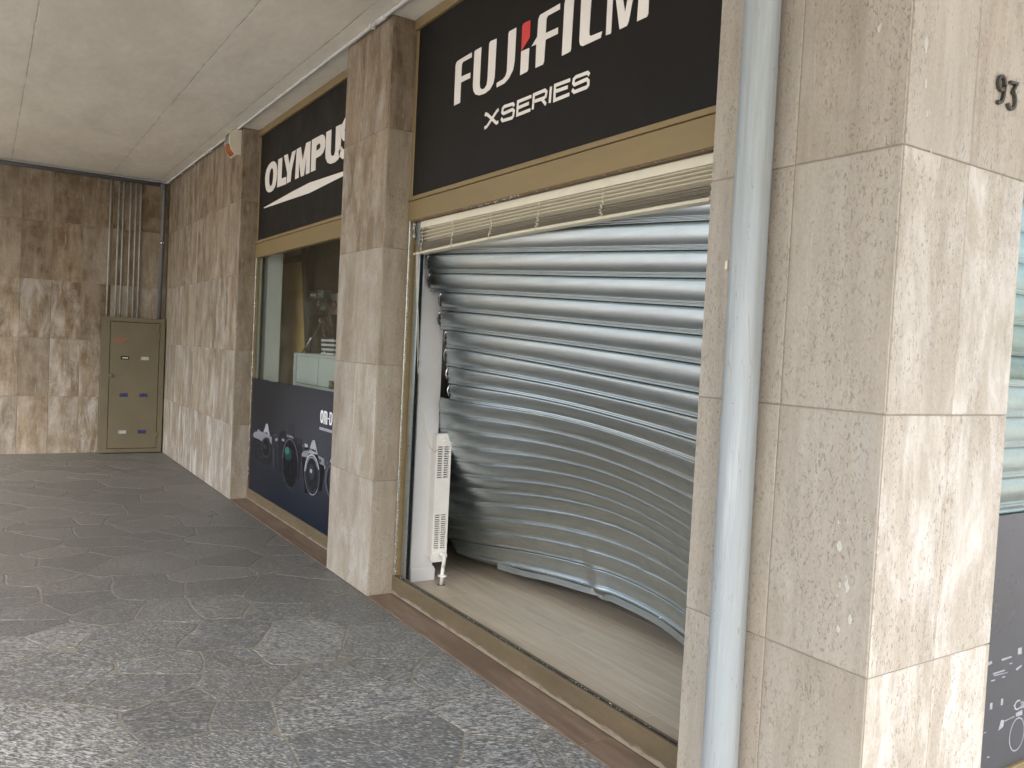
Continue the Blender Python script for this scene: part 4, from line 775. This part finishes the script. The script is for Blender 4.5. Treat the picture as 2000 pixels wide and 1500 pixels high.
# ------------------------------------------------------------------ radiator
ra = thing('radiator', 'white panel radiator seen end on beside the pier', 'radiator', (6.6, .46, .17))
box('panel', (5.75, 6.795), (.418, .430), (.19, .975), 'radwhite', ra, .004)
box('panel', (5.75, 6.60), (.475, .487), (.19, .975), 'radwhite', ra, .004)
box('shade_backing', (5.78, 6.785), (.432, .474), (.20, .955), 'dark', ra, 0)  # dark block paints in the shade seen through the end grille
b = MB(); y0, y1, z0, z1 = .409, .514, .175, .985
def rect(ya, yb, za, zb): b.box((6.797, 6.815), (ya, yb), (za, zb))
rect(y0, y0+.012, z0+.012, z1-.018); rect(y1-.012, y1, z0+.012, z1-.018)
rect(y0+.012, y1-.012, z0, .255); rect(y0+.012, y1-.012, .475, .700); rect(y0+.012, y1-.012, .905, z1)
rect(y0+.004, y0+.012, z0+.003, z0+.012); rect(y1-.012, y1-.004, z0+.003, z0+.012); rect(y0+.004, y0+.012, z1-.018, z1-.004); rect(y1-.012, y1-.004, z1-.018, z1-.004)
for za, zb, nn in ((.255, .475, 16), (.700, .905, 14)):
    rect(.4575, .4655, za, zb); st = (zb-za)/nn
    for i in range(nn):
        rect(y0+.012, .4575, za+i*st, za+i*st+st*.48); rect(.4655, y1-.012, za+i*st, za+i*st+st*.48)
b.build('end_grille', 'radwhite', ra)
b = MB(); b.tube([(6.814, .452, .943), (6.822, .452, .943)], .022, 18); b.tube([(6.822, .458, .940), (6.845, .458, .940)], .009, 12); b.build('vent_plug', 'radwhite', ra)
b = MB(); b.tube([(6.814, .435, .215), (6.828, .435, .215)], .020, 16); b.tube([(6.814, .478, .222), (6.86, .478, .222)], .017, 16); b.build('valve', 'radwhite', ra)
b = MB(); b.tube([(6.855, .478, .222), (6.858, .476, .19), (6.856, .472, .15)], .012, 12); b.tube([(6.856, .472, .152), (6.857, .464, .035)], .0115, 12)
b.build('pipe', 'radwhite', ra, True)
b = MB(); b.tube([(6.856, .469, .094), (6.856, .469, .098), (6.856, .469, .106)], [.030, .029, .013], 20); b.build('pipe_collar', 'radwhite', ra)
b = MB(); b.tube([(6.857, .464, .0402), (6.857, .464, .042)], .024, 9); b.build('floor_hole', 'stain', ra)

# light stands seen through the gap behind the shutter
for i, (x, y, l) in enumerate(((5.95, .93, 'black lighting stand with chrome pole nearest the gap in the shutter'), (5.75, 1.02, 'second slim lighting stand behind the gap in the shutter'))):
    t = thing('light_stand', l, 'stand', (x, y, .04), 'lighting stands behind the shutter')
    tube('pole', [(x, y, .30), (x, y, 1.05)], .014, 'darkmetal', t); tube('pole', [(x, y, 1.05), (x, y, 1.75)], .009, 'chrome', t)
    for q in range(3):
        a = q*2.09+.4; tube('leg', [(x, y, .62), (x+.32*math.cos(a), y+.32*math.sin(a), .045)], .009, 'darkmetal', t)
    b = MB(); b.tube([(x, y, 1.02), (x, y, 1.08)], .022, 12); b.build('collar', 'darkmetal', t)
sb = thing('stacked_boxes', 'pale equipment boxes on a rack behind the torn slats', 'boxes', (5.8, 1.3, .9))
for i, z in enumerate((1.02, 1.10, 1.19)): box('carton', (5.35, 6.05), (1.2, 1.5), (z, z+.055), 'paper' if i != 1 else 'laminwhite', sb, .002)
box('rack', (5.3, 6.1), (1.18, 1.55), (.041, 1.0), 'darkmetal', sb, .004)

# ------------------------------------------------------------------ behind the far window
dc = thing('display_cabinet', 'grey white display cabinet behind the far window glass', 'cabinet', (4.9, .45, .04))
box('side_panel', (4.19, 4.215), (.34, .58), (1.02, 1.415), 'laminwhite', dc, .002)
box('top', (4.216, 5.9), (.35, .58), (1.393, 1.413), 'laminwhite', dc, .002)
for xa, xb in ((4.218, 4.748), (4.766, 5.30), (5.318, 5.89)): box('door', (xa, xb), (.362, .378), (1.155, 1.391), 'laminwhite', dc, .002)
box('shelf', (4.216, 5.9), (.345, .58), (1.128, 1.150), 'laminwhite', dc, .002)
box('base', (4.26, 5.9), (.40, .58), (.041, 1.12), 'brownwall', dc, .002)
tr = thing('tripod', 'black video tripod standing on the display cabinet', 'tripod', (4.56, .47, 1.413))
tx, ty = 4.56, .47
for q, (dx, dy) in enumerate(((-.36, -.06), (.24, -.07), (.06, .09))):
    b = MB(); b.tube([(tx+dx*.05, ty+dy*.05, 1.70), (tx+dx*.55, ty+dy*.55, 1.56)], .013, 10); b.build('leg', 'darkmetal', tr, True)
    b = MB(); b.tube([(tx+dx*.50, ty+dy*.50, 1.575), (tx+dx, ty+dy, 1.418)], .0075, 8); b.build('lower_leg', 'chrome', tr, True)
b = MB(); b.tube([(tx, ty, 1.58), (tx, ty, 1.80)], .015, 12); b.tube([(tx, ty, 1.66), (tx, ty, 1.73)], .032, 12); b.build('centre_column', 'darkmetal', tr, True)
b = MB(); b.tube([(tx, ty, 1.79), (tx, ty, 1.83)], .042, 14); b.box((tx-.05, tx+.05), (ty-.04, ty+.04), (1.83, 1.865)); b.box((tx-.06, tx+.09), (ty-.03, ty+.03), (1.866, 1.885)); b.build('head', 'darkmetal', tr)
b = MB(); b.tube([(tx+.02, ty-.042, 1.845), (tx+.02, ty-.068, 1.845)], .024, 12); b.build('knob', 'chrome', tr)
b = MB(); b.tube([(tx+.06, ty-.042, 1.70), (tx+.06, ty-.066, 1.70)], .022, 12); b.build('knob', 'chrome', tr)
tube('pan_handle', [(tx+.04, ty, 1.85), (tx+.16, ty-.02, 1.77), (tx+.27, ty-.03, 1.66)], .011, 'darkmetal', tr)
vc = thing('video_camera', 'small black camera mounted on the tripod head', 'camera', (tx-.06, ty, 1.886))
box('body', (tx-.15, tx+.04), (ty-.04, ty+.04), (1.887, 1.965), 'darkmetal', vc, .008)
b = MB(); b.tube([(tx-.12, ty-.04, 1.925), (tx-.135, ty-.085, 1.92)], .030, 16); b.build('lens', 'chrome', vc)
sc_ = thing('compact_camera', 'small dark camera lying on the shelf of the display cabinet', 'camera', (5.12, .35, 1.15))
box('body', (5.06, 5.19), (.346, .361), (1.151, 1.215), 'darkmetal', sc_, .004); b = MB(); b.tube([(5.12, .347, 1.185), (5.12, .338, 1.185)], .022, 14); b.build('lens', 'chrome', sc_)
bx = thing('magazine_stack', 'stack of black and white magazines beside the tripod', 'magazines', (4.85, .47, 1.413))
for i in range(8): box('magazine', (4.70+.006*(i % 3), 5.0), (.40, .56), (1.415+.0185*i, 1.432+.0185*i), 'paper' if i % 2 == 0 else 'darkmetal', bx, .001)
tb = thing('tan_board', 'tan ribbed display board leaning behind the far window', 'board', (3.3, .64, .04))
b = MB(); n = 46; z0, z1 = 1.03, 2.30
for i in range(n):
    z = z0+(z1-z0)*i/n; b.box((2.88, 3.76-.25*i/n), (.62+(.004 if i % 2 else 0), .65), (z, z+(z1-z0)/n))
b.build('ribbed_panel', 'tan', tb)
box('top_bar', (2.86, 3.50), (.61, .655), (2.302, 2.36), 'darkmetal', tb, .002)
box('header', (2.60, 3.52), (.63, .65), (2.362, 2.60), 'laminwhite', tb, .002)
box('shelf', (2.86, 3.80), (.58, .655), (.985, 1.028), 'cream', tb, .002)
b = MB()
for (xa, xb, z) in ((3.84, 3.95, 1.0), (3.47, 3.58, 2.55)):
    for x in (xa, xb):
        for y in (.59, .615): b.v.append((x, y, z))
for f in ((0, 1, 3, 2), (4, 6, 7, 5), (0, 4, 5, 1), (2, 3, 7, 6), (0, 2, 6, 4), (1, 5, 7, 3)): b.f.append(f); b.mi.append(0)
b.build('black_upright', 'darkmetal', tb)
bb = thing('display_wall', 'dark brown display wall with a white band behind the far window', 'wall', (4.2, .98, .04))
box('panel', (2.3, 5.9), (.97, 1.03), (.041, 2.74), 'brownwall', bb, 0)
box('white_band', (2.35, 5.8), (.955, .969), (1.80, 2.01), 'paper', bb, .001)
text('red_lettering', 'Canon', .20, 'canonred', (3.33, .95, 1.845), (R(90), 0, 0), bb, 1.45, .001)

# ------------------------------------------------------------------ meter cabinet
mc = thing('meter_cabinet', 'olive grey metal meter cabinet in the far corner of the arcade', 'cabinet', (.07, -.37, 0))
b = MB(); yl, yr, zt = -.742, -.018, 1.706
for y, z in (((yl, -.652), (.012, zt)), ((-.078, yr), (.012, zt)), ((-.652, -.078), (1.652, zt)), ((-.652, -.078), (.012, .060))): b.box((.005, .125), y, z)
b.box((.005, .02), (yl, yr), (.012, zt)); b.build('frame', 'cabinet', mc)
box('plinth', (.006, .115), (yl+.012, yr-.006), (.001, .011), 'dark', mc, 0)
box('shadow_gap', (.02, .085), (-.651, -.079), (.061, 1.651), 'dark', mc, 0)
door = MB(); wins = [(-.474, 1.201, 'dark'), (-.246, 1.201, 'meterwhite'), (-.476, .735, 'blue'), (-.247, .735, 'blue'), (-.481, .270, 'meterwhite'), (-.251, .270, 'blue')]
ys = sorted({-.645, -.085}); hw, hh = .048, .022
def dbox(y, z): door.box((.100, .126), y, z)
zr = [(1.201, -.474, -.246), (.735, -.476, -.247), (.270, -.481, -.251)]
edges = [.067]
prev = .067
for zc, ya, yb in sorted(zr):
    dbox((-.645, -.085), (prev, zc-hh)); dbox((-.645, ya-hw), (zc-hh, zc+hh)); dbox((ya+hw, yb-hw), (zc-hh, zc+hh)); dbox((yb+hw, -.085), (zc-hh, zc+hh)); prev = zc+hh
dbox((-.645, -.085), (prev, 1.645))
dr = door.build('door', 'cabinet', mc)
for y, z, mt in wins:
    w = box('meter_window', (.107, .114), (y-hw+.001, y+hw-.001), (z-hh+.001, z+hh-.001), mt, mc, .001)
    box('meter_label', (.114, .1165), (y-.030, y+.034), (z-.008, z+.006), 'paper' if mt == 'dark' else mt, w, .0005)
box('latch', (.1265, .145), (-.652, -.612), (.955, 1.0), 'cabinet', mc, .003)
for z in (1.49, .227): tube('hinge', [(.126, -.0815, z-.045), (.126, -.0815, z+.045)], .0085, 'cabinet', mc, 8)
b = MB(); r2 = random.Random(4)
pts = [(-.59, 1.405), (-.585, 1.44), (-.57, 1.455), (-.562, 1.435), (-.58, 1.42), (-.572, 1.405), (-.555, 1.41), (-.54, 1.44), (-.525, 1.425), (-.535, 1.405), (-.515, 1.41), (-.505, 1.445), (-.49, 1.43), (-.50, 1.41), (-.48, 1.415), (-.47, 1.45), (-.455, 1.455), (-.46, 1.43), (-.44, 1.45), (-.42, 1.462)]
addstroke(b, pts, .006, 'x', .1266, 0); addstroke(b, [(-.60, 1.39), (-.55, 1.395), (-.48, 1.40)], .005, 'x', .1268, 0); b.build('graffiti_scribble', 'spray', mc)
# conduits above the cabinet
ords = ('first', 'second', 'third', 'fourth', 'fifth', 'sixth')
for i, (ya, yb) in enumerate(((-.676, -.688), (-.584, -.592), (-.533, -.538), (-.452, -.453), (-.391, -.393), (-.335, -.337))):
    o = tube('conduit', [(.028, yb, 1.70), (.028, ya, H-.03)], .0105, 'conduit', None, 10)
    tag(o, 'thin vertical conduit above the meter cabinet, %s of six from the left' % ords[i], 'conduit', 'thin conduits above the meter cabinet')
cpipe = thing('corner_pipe', 'thick dark grey pipe running down the far corner to the cabinet', 'pipe', (.05, -.075, 1.7))
b = MB(); b.tube([(.055, -.085, 1.70), (.055, -.072, 3.32), (.055, -.075, 3.38), (.055, -.095, 3.405)], .024, 14); b.build('riser', 'pipegrey', cpipe, True)
b = MB(); b.tube([(.055, -.0785, 2.66), (.055, -.0785, 2.70)], .029, 14); b.build('coupling', 'chrome', cpipe, True)
b = MB(); b.tube([(.055, -.072, 3.36), (.055, -.088, 3.408), (.055, -.12, 3.412)], .030, 14); b.build('elbow', 'pipegrey', cpipe, True)
b = MB(); b.tube([(.055, -.11, 3.412), (.055, -5.0, 3.412)], .024, 14); b.build('horizontal_run', 'pipegrey', cpipe, True)
wc = thing('white_conduit', 'thin white conduit clipped along the ceiling edge of both walls', 'conduit', (3, -.04, H))
b = MB(); b.tube([(.03, -5.0, H-.013), (.03, -.06, H-.013), (.05, -.035, H-.013), (9.3, -.032, H-.014)], .0115, 10); b.build('tube', 'wcon', wc, True)
for x in (.12, .9, 1.55, 2.35, 4.38, 5.30, 6.56, 7.6): box('clip', (x-.009, x+.009), (-.052, -.012), (H-.030, H-.0005), 'wcon', wc, .003)
for y in (-.6, -1.35, -2.1): box('clip', (.010, .050), (y-.009, y+.009), (H-.030, H-.0005), 'wcon', wc, .003)
b = MB(); b.tube([(6.62, -.032, H-.014), (6.75, -.032, H-.014)], .016, 10); b.build('coupling', 'wcon', wc, True)

# ------------------------------------------------------------------ alarm siren on the side wall
si = thing('alarm_siren', 'yellowed white alarm siren with orange lens under the ceiling', 'alarm', (3.38, -.06, 3.3))
ya = -.001; b = MB()
prof = [(ya, 3.215), (-.050, 3.205), (-.092, 3.255), (-.108, 3.320), (-.105, 3.385), (-.075, 3.432), (ya, 3.445)]
x0, x1 = 3.285, 3.475; i0 = 0
for x in (x0, x1):
    for p in prof: b.v.append((x, p[0], p[1]))
n = len(prof); b.f.append(tuple(range(n))); b.f.append(tuple(range(2*n-1, n-1, -1))); b.mi += [0, 0]
for j in range(n-1): b.f.append((j, j+1, n+j+1, n+j)); b.mi.append(0)
b.f.append((n-1, 0, n, 2*n-1)); b.mi.append(0)
b.build('housing', 'siren', si)
for q in range(8):
    z = 3.300+q*.013; yq = -.1055-.002*math.sin(q/7*3.1); box('grille_slot', (x0+.03, x1-.03), (yq-.0045, yq+.01), (z, z+.0045), 'pipegrey', si, 0)
b = MB(); pr2 = [(-.058, 3.211), (-.094, 3.250), (-.1085, 3.297), (-.09, 3.297), (-.058, 3.24)]
for x in (x0+.02, x1-.02):
    for p in pr2: b.v.append((x, p[0], p[1]))
n = 5; b.f.append(tuple(range(n))); b.f.append(tuple(range(2*n-1, n-1, -1))); b.mi += [0, 0]
for j in range(n): b.f.append((j, (j+1) % n, n+(j+1) % n, n+j)); b.mi.append(0)
b.build('lens', 'orange', si)

# ------------------------------------------------------------------ rain downpipe on the corner pillar
dp = thing('downpipe', 'pale blue grey rain downpipe in front of the corner pillar', 'pipe', (9.64, -.09, 0))
b = MB(); b.tube([(9.627, -.0645, -.02), (9.625, -.0645, .7), (9.617, -.0645, 1.6), (9.608, -.0645, H-.001)], .0535, 40, cap=False); b.build('pipe', 'down', dp, True)
b = MB(); b.box((9.557, 9.566), (-.098, -.082), (1.797, 1.822)); b.build('clip_stub', 'siren', dp)
for z in (.55, 2.95):
    b = MB(); b.tube([(9.62, -.0115, z), (9.62, -.003, z)], .012, 8); b.build('wall_bracket', 'down', dp)

# ------------------------------------------------------------------ house number 93
hn = thing('house_number', 'dark metal numerals 93 on the street face of the corner pillar', 'house number', (X1B, .47, 2.33))
def digit(strokes, w):
    b = MB()
    for s_ in strokes: addstroke(b, s_, w, 'x', X1B+.010, -.009)
    b.build('digit', 'numeral', hn)
def arc(cx, cz, rx, rz, a0, a1, n=14): return [(cx+rx*math.cos(R(a0+(a1-a0)*i/n)), cz+rz*math.sin(R(a0+(a1-a0)*i/n))) for i in range(n+1)]
digit([arc(.441, 2.349, .017, .0195, -30, 330, 18), arc(.434, 2.330, .0245, .038, 28, -112, 12)], .0085)
digit([[(.486, 2.362), (.526, 2.366), (.504, 2.336)], arc(.502, 2.313, .022, .0245, 85, -150, 12)], .0085)

# ------------------------------------------------------------------ street-side window right of the corner pillar
XW = 9.93
sf3 = thing('shop_window_frame', 'bronze frame of the street side window right of the house number', 'window frame', (XW, 1.6, 0))
box('sill_rail', (XW-.04, XW+.005), (.60, 3.4), (-.02, .150), 'frame', sf3, .003)
box('transom', (XW-.04, XW+.005), (.60, 3.4), (2.268, 2.40), 'frame', sf3, .003)
box('upper_panel', (XW-.05, XW), (.60, 3.4), (2.402, H), 'black', sf3, .003)
box('glass_pane', (XW-.022, XW-.016), (.60, 3.4), (.151, 2.267), 'glass', sf3, 0)
pp = thing('window_poster', 'charcoal camera poster in the street side window', 'poster', (XW, 1.6, .6))
b = MB(); addpoly(b, [[(.61, .151), (3.4, .151), (3.4, 1.05), (.61, 1.05)]], 'x', XW-.008, -.004); b.build('sheet', 'greyposter', pp)
b = MB()
for q in RP: addpoly(b, [q], 'x', XW-.0075, 0)
c, l_, t_, bt = RPC[0], RPC[1], RPC[2], RPC[3]; rx, rz = abs(c[0]-l_[0]), abs(t_[1]-bt[1])/2
addpoly(b, [ell(c, rx, rz), ell(c, rx*.90, rz*.93)], 'x', XW-.0075, 0)
tag(b.build('printed_camera', 'p_light', pp), kind='stuff')
text('printed_word', 'Canon', .05, 'p_light', (XW-.0072, c[0]+.05, c[1]+rz+.03), (R(90), 0, R(90)), pp, 1.3, .0002)
s3 = thing('roller_shutter', 'closed galvanised roller shutter behind the street side window', 'shutter', (XW-.10, 1.6, .05))
pm = MB(); nP = len(PROF)
for y in (.60, 3.39):
    for t, of in PROF: pm.v.append((of, y-1.995, .055-t*.11))
for q in range(nP-1): pm.f.append((q, q+1, nP+q+1, nP+q)); pm.mi.append(0)
base = pm.build('slat', 'galv', s3, True, center=False); base.location = (XW-.11, 1.995, .105); base.matrix_parent_inverse = wmat(s3).inverted()
for k in range(1, 21):
    q = base.copy(); COL.objects.link(q); q.location = (XW-.11, 1.995, .105+.11*k)
